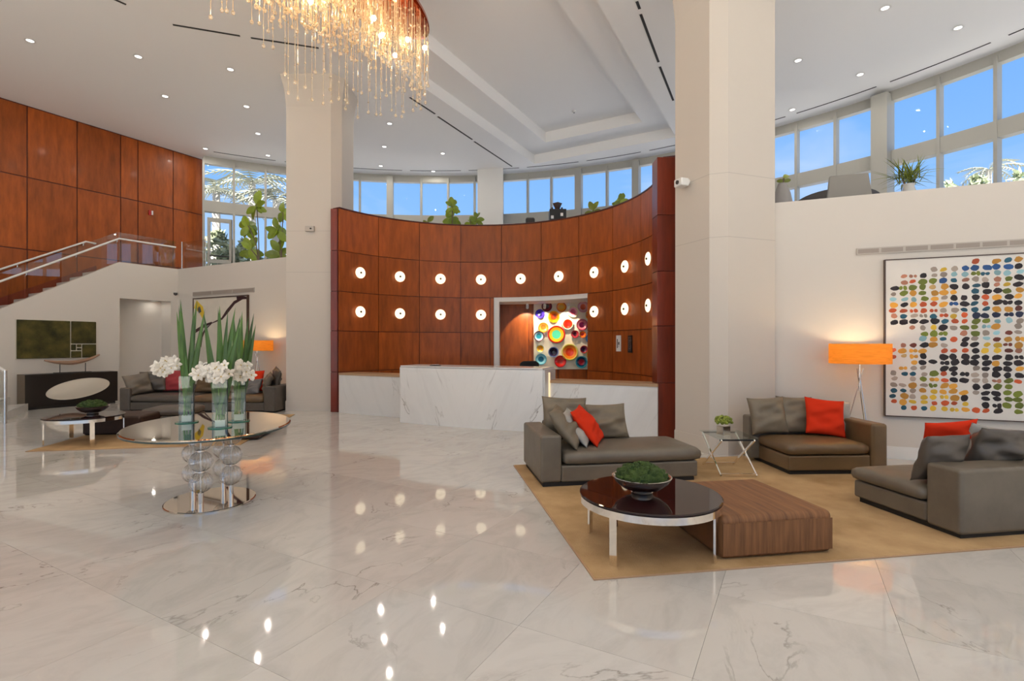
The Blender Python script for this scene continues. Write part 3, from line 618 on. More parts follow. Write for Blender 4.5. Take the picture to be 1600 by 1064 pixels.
# office chair behind the desk
p = at(826, 568, 11.0)
t = thing('office_chair', 'black mesh office chair behind the marble desk', 'chair', (p.x, p.y, 0), R(200))
o = MB()
o.plate([(-.24, 0, .62), (.24, 0, .62), (.22, 0.03, 1.08), (.15, .03, 1.13), (-.15, .03, 1.13), (-.22, .03, 1.08)], (0, .04, 0)); o.build('backrest', 'black_matte', t, bev=.02)
MB().box(-.25, .25, -.46, .02, .46, .54).build('seat', 'black_matte', t, bev=.03); MB().tube([(0, -.2, .08), (0, -.2, .46)], .03).build('gas_column', 'steel', t)
for k in range(5): a = k * 2 * math.pi / 5; MB().bar((0, -.2, .09), (.3 * math.cos(a), -.2 + .3 * math.sin(a), .04), .04, .03).build('base_arm', 'black', t)
for s_ in (-1, 1): MB().tube([(s_ * .25, -.05, .5), (s_ * .29, -.06, .68), (s_ * .29, -.3, .70)], .02).build('armrest', 'black', t)
MB().box(-.05, .05, .042, .046, .95, .99).build('label_plate', 'steel', t)
p = at(681, 573, 10.0); t = thing('pen_tray', 'small dark tray on the raised desk top', 'tray', (p.x + .05, 9.62, 1.086)); MB().box(-.1, .1, -.05, .05, 0, .012).build('tray', 'black', t); MB().tube([(-.06, 0, .018), (.06, .01, .022)], .006).build('pen', 'steel', t)

# ================================================================== STAIR
st = thing('staircase', 'marble staircase rising between the wood panelled wall and the white wall', 'staircase', P3(CORNER + WL_DIR * s_top, 0), math.atan2(WL_DIR.y, WL_DIR.x))
gapw = abs((WOOD_A - CORNER).dot(WL_N)) - .22
rise = .166; run = rise / slope
for k in range(18):
    z = MEZ + .02 - k * rise
    MB().box(k * run - run * (0 if k else 6), (k + 1) * run + .02, -gapw - .2 + .0, -.205, z - .17, z).build('step', 'marble_step', st) if WL_N.dot(Vector((-math.sin(math.atan2(WL_DIR.y, WL_DIR.x)), math.cos(math.atan2(WL_DIR.y, WL_DIR.x))))) > 0 else MB().box(k * run - run * (0 if k else 6), (k + 1) * run + .02, .205, gapw + .2, z - .17, z).build('step', 'marble_step', st)
# stepped lower flight by the left edge
lf = thing('lower_steps', 'low white marble steps at the foot of the stair beside the console', 'steps', (-10.8, 11.5, 0))
e0, e1 = Vector((-10.82, 11.45)), Vector((-9.75, 9.8))
for k in range(5):
    sh = WL_DIR * .30 * k; A, B = e0 + sh, e1 + sh; st_ = WL_DIR * .32
    MB().prism([A + Vector((10.8, -11.5)), B + Vector((10.8, -11.5)), B + Vector((10.8, -11.5)) + st_, A + Vector((10.8, -11.5)) + st_], k * .165, (k + 1) * .165).build('step', 'marble_step', lf) if 1 else 0
gl = thing('lower_stair_rail', 'glass stair rail with slim steel posts at the foot of the stair', 'railing', (-9.5, 9.6, 0))
MB().tube([(0, 0, 0), (0, 0, 1.0)], .028).build('end_post', 'steel', gl)
MB().tube([(0, 0, .98), (-.12, .0, 1.06), (-1.5, -.05, 1.95)], .024).build('handrail', 'white_paint', gl)
MB().tube([(-.62, .45, .33), (-.62, .45, 1.6)], .016).build('post', 'steel', gl)
MB().plate([(-.06, .0, .12), (-1.4, -.04, .8), (-1.4, -.04, 1.85), (-.06, 0, .95)], (0, .012, 0)).build('glass_panel', 'rail_glass', gl)
# upper balustrade
bal = thing('glass_balustrade', 'clear frameless glass balustrade along the stair and landing', 'balustrade', P3(CORNER, PAR))
def bl(s, z, off=-.1): q = WL_DIR * s + WL_N * off; return Vector((q.x, q.y, z))
def pane(a, b, za0, za1, zb0, zb1, fn): MB().plate([fn(a, za0), fn(b, zb0), fn(b, zb1), fn(a, za1)], fn(a, za0, -.112) - fn(a, za0)).build('glass_pane', 'rail_glass', bal)
GH = .80
pane(.02, s_top - .01, -.02, GH, -.02, GH, bl)
s2 = wl_s(42)
zs = lambda s: -slope * (s - s_top)
pane(s_top + .01, s2 - .01, -.02, GH, zs(s2) - .02, zs(s2) + GH, bl); pane(s2 + .01, s2 + 2.2, zs(s2) - .02, zs(s2) + GH, zs(s2 + 2.2), zs(s2 + 2.2) + GH, bl)
def bs(s, z, off=-.1): q = WS_DIR * s + WS_N * off; return Vector((q.x, q.y, z))
s3 = (hit(316, CORNER, ws_end) - CORNER).dot(WS_DIR)
pane(.02, s3, -.02, GH - .02, -.02, GH - .02, bs)
MB().tube([bs(.01, 0), bs(.01, GH)], .012).build('corner_post', 'steel', bal); MB().tube([bs(s3, 0), bs(s3, GH)], .012).build('end_post', 'steel', bal)
hr = thing('handrail', 'pale round handrail bracketed to the stair glass', 'handrail', P3(CORNER, PAR))
HZ = .62
MB().tube([bl(.05, HZ, -.03), bl(s_top, HZ, -.03), bl(s_top + .2, HZ + zs(s_top + .2), -.03), bl(s_top + 5, HZ + zs(s_top + 5), -.03)], .024, 10).build('rail', 'white_paint', hr, smooth=True)
for x in (184, 120, 42): s_ = wl_s(x); MB().tube([bl(s_, HZ + zs(s_) if s_ > s_top else HZ, -.03), bl(s_, HZ - .06 + (zs(s_) if s_ > s_top else 0), -.03), bl(s_, HZ - .08 + (zs(s_) if s_ > s_top else 0), -.1)], .011).build('bracket', 'steel', hr)
h2 = thing('wall_handrail', 'pale round handrail fixed along the wood panelled wall above the stair', 'handrail', P3(WOOD_B, 0))
pa, pb = wood_s(-60), wood_s(132); za, zb = H + (HY - 440) / F * hit(-60, WOOD_B, WOOD_A).y, H + (HY - 378) / F * hit(132, WOOD_B, WOOD_A).y
def wq(s, z, off=.09): q = wd * s + wn * off; return (q.x, q.y, z)
MB().tube([wq(pa, za), wq(pb, zb), wq(pb + .22, zb - .02), wq(pb + .22, zb - .02, .02)], .024, 10).build('rail', 'white_paint', h2, smooth=True)
for s_ in (wood_s(25), wood_s(128)): z_ = za + (zb - za) * (s_ - pa) / (pb - pa); MB().tube([wq(s_, z_ - .02), wq(s_, z_ - .08), wq(s_, z_ - .10, .012)], .012).build('bracket', 'steel', h2)
sk0, sk1 = wood_s(-30), wood_s(150); zk = lambda x, y: H + (HY - y) / F * hit(x, WOOD_B, WOOD_A).y
MB().plate([wq(sk0, zk(-30, 475), .005), wq(sk1, zk(150, 415), .005), wq(sk1, zk(150, 430), .005), wq(sk0, zk(-30, 510), .005)], (wn.x * .02, wn.y * .02, 0)).build('stair_skirting', 'cherry_post', ww)
for o in (ww.children[-1],): o.location = (WOOD_B.x, WOOD_B.y, 0)
p = hit(236, WOOD_B, WOOD_A) + wn * .01; z = H + (HY - 333) / F * p.y
t = thing('fire_alarm', 'small red and white fire alarm strobe on the wood panelled wall', 'alarm', P3(p, z), math.atan2(wd.y, wd.x)); MB().box(-.08, .02, -.05, 0, -.07, .07).build('body', 'red_plastic', t); MB().box(-.02, .02, -.07, -.05, -.06, .06).build('strobe', 'sign_white', t)

# ================================================================== WALL ITEMS LEFT
def wl_frame(x): s = wl_s(x); return s
# moss picture
mz0, mz1 = H + (HY - 561) / F * 11.9, H + (HY - 499) / F * 11.9
sa, sb = wl_s(24), wl_s(150); mt = thing('moss_picture', 'dark green moss wall picture divided by thin white lines above the console', 'wall art', wl(sa, mz0), math.atan2(-WL_DIR.y, -WL_DIR.x))
wm = sa - sb; hm = mz1 - mz0
f1 = .655; lines = [(0, f1, 0, 1), (f1, 1, .38, 1), (f1, .80, 0, .20), (.80, 1, 0, .38), (f1, .73, .20, .38), (.73, .80, .20, .28), (.73, .80, .28, .38)]
for a, b, c, d in lines:
    MB().box(a * wm + .012, b * wm - .012, -.05, -.005, c * hm + .012, d * hm - .012).build('moss_panel', 'moss_art', mt, bev=.01, seg=1)
MB().box(0, wm, -.02, 0, 0, hm).build('backing', 'cream', mt)
# console
ca = gp(40, 641); cdir = math.atan2(-WL_DIR.y, -WL_DIR.x)
cs0 = wl_s(40) + .1; cw = wl_s(40) - wl_s(184)
CF = CORNER + WL_N * .47
def cf_s(x): return (hit(x, CF, CF + WL_DIR * 5) - CF).dot(WL_DIR)
cp_ = CF + WL_DIR * cf_s(39)
con = thing('console', 'dark wood console with a large tilted cream oval on its front', 'console', (cp_.x, cp_.y, 0), cdir)
CWD = cf_s(39) - cf_s(184); CH_ = .80
MB().box(0, CWD, 0, .44, 0.05, CH_).build('body', 'console_wood', con, bev=.004, seg=1); MB().box(.04, CWD - .04, .03, .42, 0, .05).build('plinth', 'black', con)
MB().box(-.004, 0, 0.0, .44, .05, CH_).build('side_panel', 'console_side', con)
MB().lathe([(.001, .03), (.50, .03), (.56, .018), (.63, .02), (.63, 0), (.001, 0)], 48, sx=1, sy=.36).build('oval_inlay', 'cream', con, rot=(R(90), R(-9), 0), loc=(CWD * .55, 0, .42), smooth=True)
cz = cp_ + Vector((math.cos(cdir), math.sin(cdir))) * CWD * .53 + Vector((-math.sin(cdir), math.cos(cdir))) * .22
sc_ = thing('driftwood_sculpture', 'curved polished driftwood branch on a thin two legged stand on the console', 'sculpture', P3(cz, CH_), cdir)
MB().box(-.36, .36, -.05, .05, 0, .015).build('stand_base', 'black', sc_)
for x_ in (-.25, .25): MB().tube([(x_, 0, .01), (x_, 0, .23)], .008, 6).build('stand_leg', 'black', sc_)
MB().tube([(-.54 + 1.08 * t / 12, 0, .24 + .18 * ((t - 5.2) / 7) ** 2 * (1.1 if t > 5 else .7)) for t in range(13)], [.012 + .038 * math.sin(math.pi * min(1, (t + .6) / 13.5)) for t in range(13)], 8).build('branch', 'driftwood', sc_, smooth=True)

# seating wall: vent, painting
def ws_s(x): return (hit(x, CORNER, ws_end) - CORNER).dot(WS_DIR)
def ws_p(s, z, off=0): q = CORNER + WS_DIR * s + WS_N * off; return (q.x, q.y, z)
wrot = math.atan2(WS_DIR.y, WS_DIR.x)
va, vb = ws_s(302), ws_s(398); vz = H + (HY - 461.5) / F * hit(350, CORNER, ws_end).y + .03
def vent(name, lab, loc, rz, L, h, nseg):
    t = thing(name, lab, 'air vent', loc, rz); MB().box(0, L, -.02, 0, 0, h).build('frame', 'vent_metal', t)
    for k in range(nseg): MB().box(L * k / nseg + .015, L * (k + 1) / nseg - .015, -.024, -.02, .015, h - .015).build('slat', 'vent_slot', t)
vent('air_grille', 'long grey air grille above the abstract plum painting', ws_p(va, vz), wrot, vb - va, .12, 3)
pa_, pb_ = ws_s(305), ws_s(388); pz1 = H + (HY - 465) / F * hit(350, CORNER, ws_end).y; pz0 = .85
pt = thing('abstract_painting', 'tall beige abstract painting with sweeping plum brush lines and a yellow patch', 'painting', ws_p(pa_, pz0), wrot); L = pb_ - pa_; hp = pz1 - pz0
MB().box(0, L, -.04, 0, 0, hp).build('canvas', 'canvas_beige', pt)
for a, b, c, d in ((-.03, 0, -.03, hp + .03), (L, L + .04, -.03, hp + .03), (0, L, hp, hp + .03), (0, L, -.03, 0)): MB().box(a, b, -.055, 0, c, d).build('frame_rail', 'frame_dark', pt)
def stroke(pts, w_, m):
    mb = MB(); pts = [Vector(p) for p in pts]; vs = []
    for i, p in enumerate(pts):
        t_ = (pts[min(i + 1, len(pts) - 1)] - pts[max(i - 1, 0)]).normalized(); n_ = Vector((-t_.y, t_.x)) * w_ * (.6 + .4 * math.sin(i * 1.3 + 1)); vs += [(p.x + n_.x, -.043, p.y + n_.y), (p.x - n_.x, -.043, p.y - n_.y)]
    mb.add(vs, [(2 * i, 2 * i + 1, 2 * i + 3, 2 * i + 2) for i in range(len(pts) - 1)]); mb.build('brush_stroke', m, pt)
stroke([(.13 * L, .30 * hp), (.16 * L, .45 * hp), (.24 * L, .56 * hp), (.36 * L, .64 * hp), (.55 * L, .70 * hp), (.65 * L, .80 * hp), (.78 * L, .92 * hp), (.98 * L, .99 * hp)], .055, 'paint_plum')
stroke([(.02 * L, .52 * hp), (.2 * L, .60 * hp), (.36 * L, .65 * hp)], .05, 'paint_plum')
stroke([(.82 * L, .97 * hp), (.9 * L, .985 * hp), (1.0 * L, .97 * hp)], .06, 'paint_plum')
stroke([(.03 * L, .93 * hp), (.15 * L, .84 * hp), (.2 * L, .72 * hp)], .13, 'paint_yellow'); stroke([(.10 * L, .88 * hp), (.13 * L, .80 * hp)], .07, 'paint_slate'); stroke([(.06 * L, .35 * hp), (.07 * L, .2 * hp), (.06 * L, .05 * hp)], .09, 'paint_grey'); stroke([(.92 * L, .35 * hp), (.95 * L, .1 * hp)], .05, 'paint_yellow')
p = CORNER + WL_DIR * .08 + WL_N * .02; t = thing('dome_camera', 'tiny dark dome camera on the white wall above the doorway', 'camera', P3(p, H + (HY - 459) / F * p.y)); MB().ball((0, 0, 0), .05, 12, 8).build('dome', 'chair_dark', t); MB().lathe([(.06, .03), (.06, .05), (.001, .05)], 12).build('mount', 'white_paint', t)
p = at(485, 358, 11.45); t = thing('wall_camera', 'small boxy beige security camera on the left column', 'camera', (p.x, 11.45, p.z)); MB().box(-.10, .10, -.06, 0, -.06, .06).build('housing', 'vent_metal', t, bev=.01); MB().tube([(.03, -.06, 0), (.03, -.075, 0)], .02).build('lens', 'black', t)
p = at(1073, 283, 7.2); t = thing('security_camera', 'small white security camera on the faceted right column', 'camera', (p.x, 7.30, p.z), R(-68)); MB().box(-.08, .08, -.12, .02, -.055, .055).build('housing', 'white_paint', t, bev=.015); MB().tube([(0, -.12, 0), (0, -.132, 0)], .03).build('lens', 'black', t); MB().tube([(0, 0, 0), (0, .1, .04)], .035).build('mount', 'white_paint', t)

# right wall: grille and dot painting
wrr = math.atan2(WR_DIR.y, WR_DIR.x)
q = hit(1338, WR_A, WR_B); z = H + (HY - 398.5) / F * q.y
t = vent('air_grille', 'long segmented grey air grille above the dotted painting', P3(q + WR_N * .001, z), wrr, 3.4, .085, 13)
q = hit(1382, WR_A, WR_B); z0 = H + (HY - 648) / F * q.y; z1 = H + (HY - 408) / F * q.y; PH = z1 - z0; PW = 2.05
dp = thing('dotted_painting', 'large white canvas covered with rows of small multicoloured paint dabs', 'painting', P3(q + WR_N * .001, z0), wrr)
MB().box(0, PW, -.045, 0, 0, PH).build('canvas', 'canvas', dp)
for a, b, c, d in ((-.012, 0, -.012, PH + .012), (PW, PW + .012, -.012, PH + .012), (0, PW, PH, PH + .012), (0, PW, -.012, 0)): MB().box(a, b, -.055, 0, c, d).build('frame_rail', 'frame_dark', dp)
pal = dict(k='1c1014', b='1e4a80', n='101c3c', t='1a5064', l='8cb4bc', g='6a7420', o='cc9030', y='d8b030', r='c05020', p='a87058', w='9a8c80', c='d8b070', m='602818')
gridrows = ['........r.oto.t.....', '....wywbbbbbkkkk.k..', '.ppkwwllgtlllgggkl..', '.prggbtpwwpgkgggg...', 'kgggcokktkpykkloll..', 'wgogooo.tkkgoooook..', 'lllgowkkkrokorkl.g..', 'okorrobktrkkkkogg.o.', 'rrrrrwwtttoommmggk..', 'ptwwtryrnnnnnnoogk..', 'kkkkktrrggllw..oowk.', '..pwykwgglo.w.oo..k.', '...ggg.pgwlmwww.....', '...lotrkwlmoooook...', '.pmkow.kkyymogglkkk.', 'rooo.rrrkyympgr.k...', 'rcok.kkkkkkkkoog.r..', '..okkkkkkkokkog..k..', '.oww.kk.wkkkog.w....', 'wttwgrkkwwkkkkkwwww.', 'w.wgorkkwwpgrrwww...', 'wwowgoo.kkgg.....ww.', 'ttwoyooowkkgggo.....', 'towyyyok.kkgggg.....', 'royyrrry.kkggog...w.', '.trtyyyorrk.g.......']
mb = MB(); rr = random.Random(5); nr = len(gridrows)
for j, row in enumerate(gridrows):
    for i in range(26):
        chh = row[i] if i < len(row) else rr.choice('...wog.k.')
        if chh == '.': continue
        cx = .09 + i * .1045 + rr.uniform(-.012, .012); cz_ = PH - .07 - j * (PH - .12) / (nr - .2) + rr.uniform(-.008, .008)
        if cx > PW - .06: continue
        n_ = 2 if rr.random() < .07 else 1
        for k in range(n_):
            big = 1.3 if chh in 'knbog' else 1.1; rx, rz = big * rr.uniform(.028, .040) / (n_ ** .8), big * rr.uniform(.022, .033) / (n_ ** .4); xx = cx + (k - (n_ - 1) / 2) * .045
            a_ = rr.uniform(-.3, .5); base = hexc(pal[chh]); f_ = rr.uniform(.85, 1.15); colr = tuple(min(1, c_ * f_) for c_ in base)
            vs = [(xx, -.0475, cz_)]
            for s_ in range(10):
                th_ = s_ * math.pi / 5; q_ = 1 + rr.uniform(-.12, .12); ex, ez = rx * q_ * math.cos(th_), rz * q_ * math.sin(th_); vs.append((xx + ex * math.cos(a_) - ez * math.sin(a_), -.0462, cz_ + ex * math.sin(a_) + ez * math.cos(a_)))
            mb.add(vs, [(0, 1 + (s_ + 1) % 10, 1 + s_) for s_ in range(10)], colr)
o = mb.build('paint_dab_mass', 'dabs', dp, colors=True); o['kind'] = 'stuff'

# ================================================================== SEATING
def cushion(name, lab, w_, h_, t_, m, loc, lean, yaw, roll=0, seed=1, cat='pillow', wr=.012):
    r_ = random.Random(seed); n_ = 22; mb = MB(); ph = [r_.uniform(0, 6) for _ in range(6)]
    for side in (-1, 1):
        vs = []
        for j in range(n_ + 1):
            for i in range(n_ + 1):
                a, b = -1 + 2 * i / n_, -1 + 2 * j / n_; e_ = max(0, (1 - abs(a) ** 2.6)) * max(0, (1 - abs(b) ** 2.6))
                pin = 1 - .07 * (1 - a * a) * abs(b) ** 4; pinb = 1 - .07 * (1 - b * b) * abs(a) ** 4
                th_ = t_ / 2 * e_ ** .55 + side * wr * e_ * (math.sin(3.5 * a + 2 * b + ph[0]) + math.sin(5 * b - 2 * a + ph[1]) + .6 * math.sin(9 * a * b + ph[2]) + .7 * math.sin(8 * b + 3 * a + ph[3]) + .5 * math.sin(13 * b - 4 * a + ph[4]))
                vs.append((a * w_ / 2 * pinb, side * max(th_, .0), h_ / 2 + b * h_ / 2 * pin))
        fs = [(j * (n_ + 1) + i, j * (n_ + 1) + i + 1, (j + 1) * (n_ + 1) + i + 1, (j + 1) * (n_ + 1) + i) for j in range(n_) for i in range(n_)]
        mb.add(vs, fs if side < 0 else [f[::-1] for f in fs])
    o = mb.build(name, m, None, smooth=False); o.data.polygons.foreach_set('use_smooth', [True] * len(o.data.polygons))
    o.matrix_world = Matrix.Translation(loc) @ Matrix.Rotation(yaw, 4, 'Z') @ Matrix.Rotation(lean, 4, 'X') @ Matrix.Rotation(roll, 4, 'Y')
    return tag(o, lab, cat)
def loc2(org, rz, x, y, z): c, s_ = math.cos(rz), math.sin(rz); return Vector((org[0] + x * c - y * s_, org[1] + x * s_ + y * c, z))
RUGZ = .012
def rug(name, lab, org, rz, w_, d_):
    t = thing(name, lab, 'rug', P3(org, 0), rz); MB().box(0, w_, 0, d_, .001, RUGZ).build('pile', 'rug', t, bev=.004, seg=1)
    MB().box(-.012, w_ + .012, -.012, 0, .001, .009).build('binding', 'tan', t); MB().box(-.012, 0, 0, d_, .001, .009).build('binding', 'tan', t); return t
rug('area_rug', 'large tan brown rug under the right seating group', gp(930, 906), R(9.3), 4.2, 3.08)
rug('area_rug', 'tan brown rug under the left seating group', gp(42, 706), R(10), 2.75, 3.3)

def softbox(name, m, par, x0, x1, y0, y1, z0, z1, bev=.035, crown=0):
    o = MB().box(x0, x1, y0, y1, z0, z1).build(name, m, par, bev=bev, seg=4); return o
def seatcushion(name, m, par, x0, x1, y0, y1, z0, z1):
    mb = MB(); n_ = 12; w_, d_ = x1 - x0, y1 - y0; vs = []; prof = [(0, -.03, 0), (.25, 0, 0), (.6, .006, 0), (.85, -.01, 0), (1, -.05, 1)]
    # rounded cushion: side rings then crowned top
    def ring(ins_, z): 
        q = []; m_ = 10
        for k in range(4 * m_):
            s_ = k // m_; f = (k % m_) / m_
            px, py = [(f, 0), (1, f), (1 - f, 1), (0, 1 - f)][s_]
            X, Y = x0 + ins_ + px * (w_ - 2 * ins_), y0 + ins_ + py * (d_ - 2 * ins_)
            # round corners
            rc = .05; cx = min(max(X, x0 + ins_ + rc), x1 - ins_ - rc); cy = min(max(Y, y0 + ins_ + rc), y1 - ins_ - rc); v_ = Vector((X - cx, Y - cy))
            if abs(v_.x) > 1e-6 and abs(v_.y) > 1e-6 or v_.length > rc: v_ = v_.normalized() * rc
            q.append((cx + v_.x, cy + v_.y, z))
        return q
    h_ = z1 - z0; rings = [ring(.05, z0), ring(.012, z0 + .015), ring(0, z0 + h_ * .4), ring(.004, z0 + h_ * .7), ring(.03, z1 - .018), ring(.08, z1 - .004), ring(.2, z1 + .008), ring(min(w_, d_) * .42, z1 + .014)]
    N_ = len(rings[0])
    for r_ in rings: vs += r_
    fs = [(i * N_ + k, i * N_ + (k + 1) % N_, (i + 1) * N_ + (k + 1) % N_, (i + 1) * N_ + k) for i in range(len(rings) - 1) for k in range(N_)] + [tuple(range(N_))[::-1], tuple(range((len(rings) - 1) * N_, len(rings) * N_))]
    mb.add(vs, fs); o = mb.build(name, m, par); o.data.polygons.foreach_set('use_smooth', [True] * len(o.data.polygons)); return o

# chaise in front of the desk
o1 = gp(845, 764); r1 = R(9.4)
c1 = thing('chaise', 'grey brown leather chaise with one arm standing before the marble desk', 'chaise', (o1.x, o1.y, RUGZ), r1)
LE = 'leather'
MB().box(.03, 1.72, .03, .95, 0, .045).build('plinth', 'plinth_black', c1)
softbox('base', LE, c1, .22, 1.75, 0, .97, .045, .215, .02); seatcushion('seat_cushion', LE, c1, .245, 1.80, -.02, .78, .22, .365)
softbox('arm', LE, c1, 0, .225, 0, .97, .045, .535, .03); softbox('backrest', LE, c1, .225, 1.22, .76, .97, .2, .56, .03)
Z1 = .37 + RUGZ
cushion('pillow', 'crumpled olive leather pillow slumped over the chaise arm', .52, .50, .16, 'pillow_olive', loc2(o1, r1, .50, .26, Z1 + .01), R(-38), r1 + R(64), R(-4), 2, wr=.022)
cushion('pillow', 'olive leather pillow standing behind the others at the chaise corner', .58, .46, .15, 'pillow_olive', loc2(o1, r1, .46, .72, Z1 + .03), R(-14), r1 + R(8), R(4), 3, wr=.016)
cushion('pillow', 'pale grey pillow leaning beside the red one on the chaise', .46, .46, .12, 'pillow_grey', loc2(o1, r1, .63, .32, Z1 + .01), R(-40), r1 + R(62), R(-4), 4)
cushion('pillow', 'red pillow leaning at the front of the pile on the chaise', .47, .48, .13, 'pillow_red', loc2(o1, r1, .77, .34, Z1 + .01), R(-38), r1 + R(58), R(-5), 5)
cushion('pillow', 'olive leather pillow leaning alone against the chaise back', .52, .42, .15, 'pillow_olive', loc2(o1, r1, .96, .60, Z1), R(-20), r1 + R(4), 0, 6, wr=.016)

# armchair by the lamp
o2 = gp(1232.5, 744); r2 = R(2.5)
c2 = thing('armchair', 'brown leather corner armchair below the tripod lamp', 'armchair', (o2.x, o2.y, RUGZ), r2); LE = 'leather_brown'
MB().box(.03, 1.10, .03, .82, 0, .045).build('plinth', 'plinth_black', c2)
softbox('base', LE, c2, 0, .96, 0, .84, .045, .215, .02); seatcushion('seat_cushion', LE, c2, -.02, .95, -.02, .68, .22, .36)
softbox('arm', LE, c2, .96, 1.15, -.02, .84, .03, .575, .035); softbox('backrest', 'leather', c2, -.12, .96, .64, .84, .045, .58, .03)
Z2 = .37 + RUGZ
cushion('pillow', 'taupe leather pillow at the free end of the brown armchair', .46, .46, .16, 'pillow_olive', loc2(o2, r2, .09, .53, Z2), R(-14), r2 + R(-4), R(-3), 7, wr=.012)
cushion('pillow', 'taupe leather pillow in the middle of the brown armchair', .46, .47, .16, 'pillow_olive', loc2(o2, r2, .44, .54, Z2), R(-16), r2 + R(-2), R(2), 8, wr=.012)
cushion('pillow', 'large orange red pillow on the brown armchair', .46, .46, .14, 'pillow_red', loc2(o2, r2, .66, .34, Z2 + .01), R(-20), r2 + R(-8), R(7), 9)
cushion('pillow', 'pale grey pillow behind the red one on the brown armchair', .40, .42, .12, 'pillow_grey', loc2(o2, r2, .86, .46, Z2 + .01), R(-16), r2 + R(-6), R(6), 10)

# big chair at the right edge
o3 = gp(1502, 846.6); r3 = R(9)
c3 = thing('lounge_chair', 'grey leather lounge chair seen from behind its arm at the rug corner', 'armchair', (o3.x, o3.y, RUGZ), r3); LE = 'leather'
MB().box(.03, 1.4, .03, .96, 0, .045).build('plinth', 'plinth_black', c3)
softbox('base', LE, c3, 0, 1.2, .28, 1.0, .045, .20, .02); seatcushion('seat_cushion', LE, c3, -.03, 1.15, .28, 1.03, .205, .335)
softbox('arm', LE, c3, 0, 1.44, 0, .285, .03, .53, .03); softbox('backrest', LE, c3, 1.2, 1.44, .285, 1.0, .045, .56, .03)
Z3 = .345 + RUGZ
cushion('pillow', 'crumpled grey leather pillow leaning on the arm of the lounge chair', .46, .42, .17, 'leather_dark', loc2(o3, r3, .22, .43, Z3), R(20), r3 + R(4), R(0), 11, wr=.016)
cushion('pillow', 'crumpled dark leather pillow lying over the arm of the lounge chair', .50, .44, .17, 'leather_dark', loc2(o3, r3, .72, .40, Z3 + .04), R(24), r3 + R(-6), R(4), 12, wr=.024)
cushion('pillow', 'bright red pillow on the grey lounge chair', .46, .46, .14, 'pillow_red', loc2(o3, r3, .66, .70, Z3 + .02), R(16), r3 + R(-10), R(-5), 13)
cushion('pillow', 'small pale taupe pillow tucked behind the dark one on the lounge chair', .42, .42, .12, 'pillow_grey', loc2(o3, r3, .86, .62, Z3 + .02), R(16), r3 + R(-4), R(10), 14)

# round coffee tables with moss bowls
def coffee_table(org, angs, lab):
    t = thing('coffee_table', lab, 'coffee table', (org[0], org[1], RUGZ))
    MB().lathe([(.001, .375), (.50, .375), (.507, .381), (.507, .389), (.50, .394), (.001, .394)], 64).build('glass_top', 'dark_glass', t)
    MB().lathe([(.485, .325), (.505, .325), (.505, .374), (.485, .374), (.485, .325)], 64).build('rim', 'chrome', t, smooth=True)
    for a in angs:
        a = R(a); MB().box(-.0075, .0075, -.028, .028, 0, .33).build('leg', 'chrome', t, loc=(.475 * math.cos(a), .475 * math.sin(a), 0), rot=(0, 0, a))
    return t
def moss_bowl(x, y, z, lab, r_=.215):
    t = thing('moss_bowl', lab, 'bowl', (x, y, z))
    MB().lathe([(.001, 0), (.075, 0), (.08, .012), (.07, .02), (.14, .045), (.19, .085), (r_, .125), (r_ - .008, .127), (.18, .085), (.12, .05), (.001, .03)], 40).build('bowl', 'bowl_metal', t, smooth=True)
    mb = MB(); rr = random.Random(int(x * 100)); 
    vs = []; n_, m_ = 40, 12
    for j in range(m_ + 1):
        for k in range(n_):
            a = 2 * math.pi * k / n_; ph = math.pi / 2 * j / m_; q = math.cos(ph) * (r_ - .03); bump = .010 * math.sin(9 * a + 5 * ph * 3) * math.cos(ph) + rr.uniform(-.008, .008)
            vs.append(((q + bump) * math.cos(a), (q + bump) * math.sin(a), .11 + math.sin(ph) * .10 + bump))
    mb.add(vs, [(j * n_ + k, j * n_ + (k + 1) % n_, (j + 1) * n_ + (k + 1) % n_, (j + 1) * n_ + k) for j in range(m_) for k in range(n_)]); mb.build('moss_mound', 'moss', t, smooth=True)
    tf = MB().ball((0, 0, 0), .028, 7, 4, .8).build('moss_tuft', 'moss', t)
    for k in range(60):
        a = rr.uniform(0, 6.28); ph = math.acos(rr.uniform(.0, 1)); q = math.sin(ph) * (r_ - .05); o = tf if k == 0 else inst(tf, t); s_ = rr.uniform(.6, 1.2)
        o.location = (q * math.cos(a), q * math.sin(a), .12 + math.cos(ph) * .09); o.scale = (s_, s_, s_ * .8); o.rotation_euler = (rr.random(), rr.random(), a)
coffee_table((1.01, 3.77), (226, 322, 146, 55), 'round black glass coffee table with chrome rim on the right rug')
moss_bowl(.95, 3.75, .395 + RUGZ, 'silver bowl of green moss on the right round coffee table')
TL = (-6.55, 7.85)
coffee_table(TL, (228, 320, 150, 40), 'round black glass coffee table with chrome rim on the left rug')
moss_bowl(TL[0] + .02, TL[1] + .12, .395 + RUGZ, 'silver bowl of green moss on the left round coffee table')
# ottomans
def ottoman(org, rz, w_, d_, h_, m, lab):
    t = thing('ottoman', lab, 'ottoman', (org[0], org[1], RUGZ), rz); softbox('body', m, t, 0, w_, 0, d_, .0, h_, .045); MB().box(.012, w_ - .012, -.003, .002, .03, h_ - .05).build('front_seam', m, t); return t
p = gp(1127, 879); ottoman(p, R(9.3), .87, .90, .30, 'ottoman_fabric', 'square brown striped fabric ottoman beside the right round coffee table')
ottoman((-6.95, 8.28), R(10), .85, .8, .30, 'ottoman_dark', 'dark brown ottoman half under the left round coffee table')
p = gp(405, 688); ottoman((p.x - 1.0, p.y - .15), R(9), 1.0, .85, .30, 'ottoman_dark', 'dark brown ottoman behind the oval mirror table')
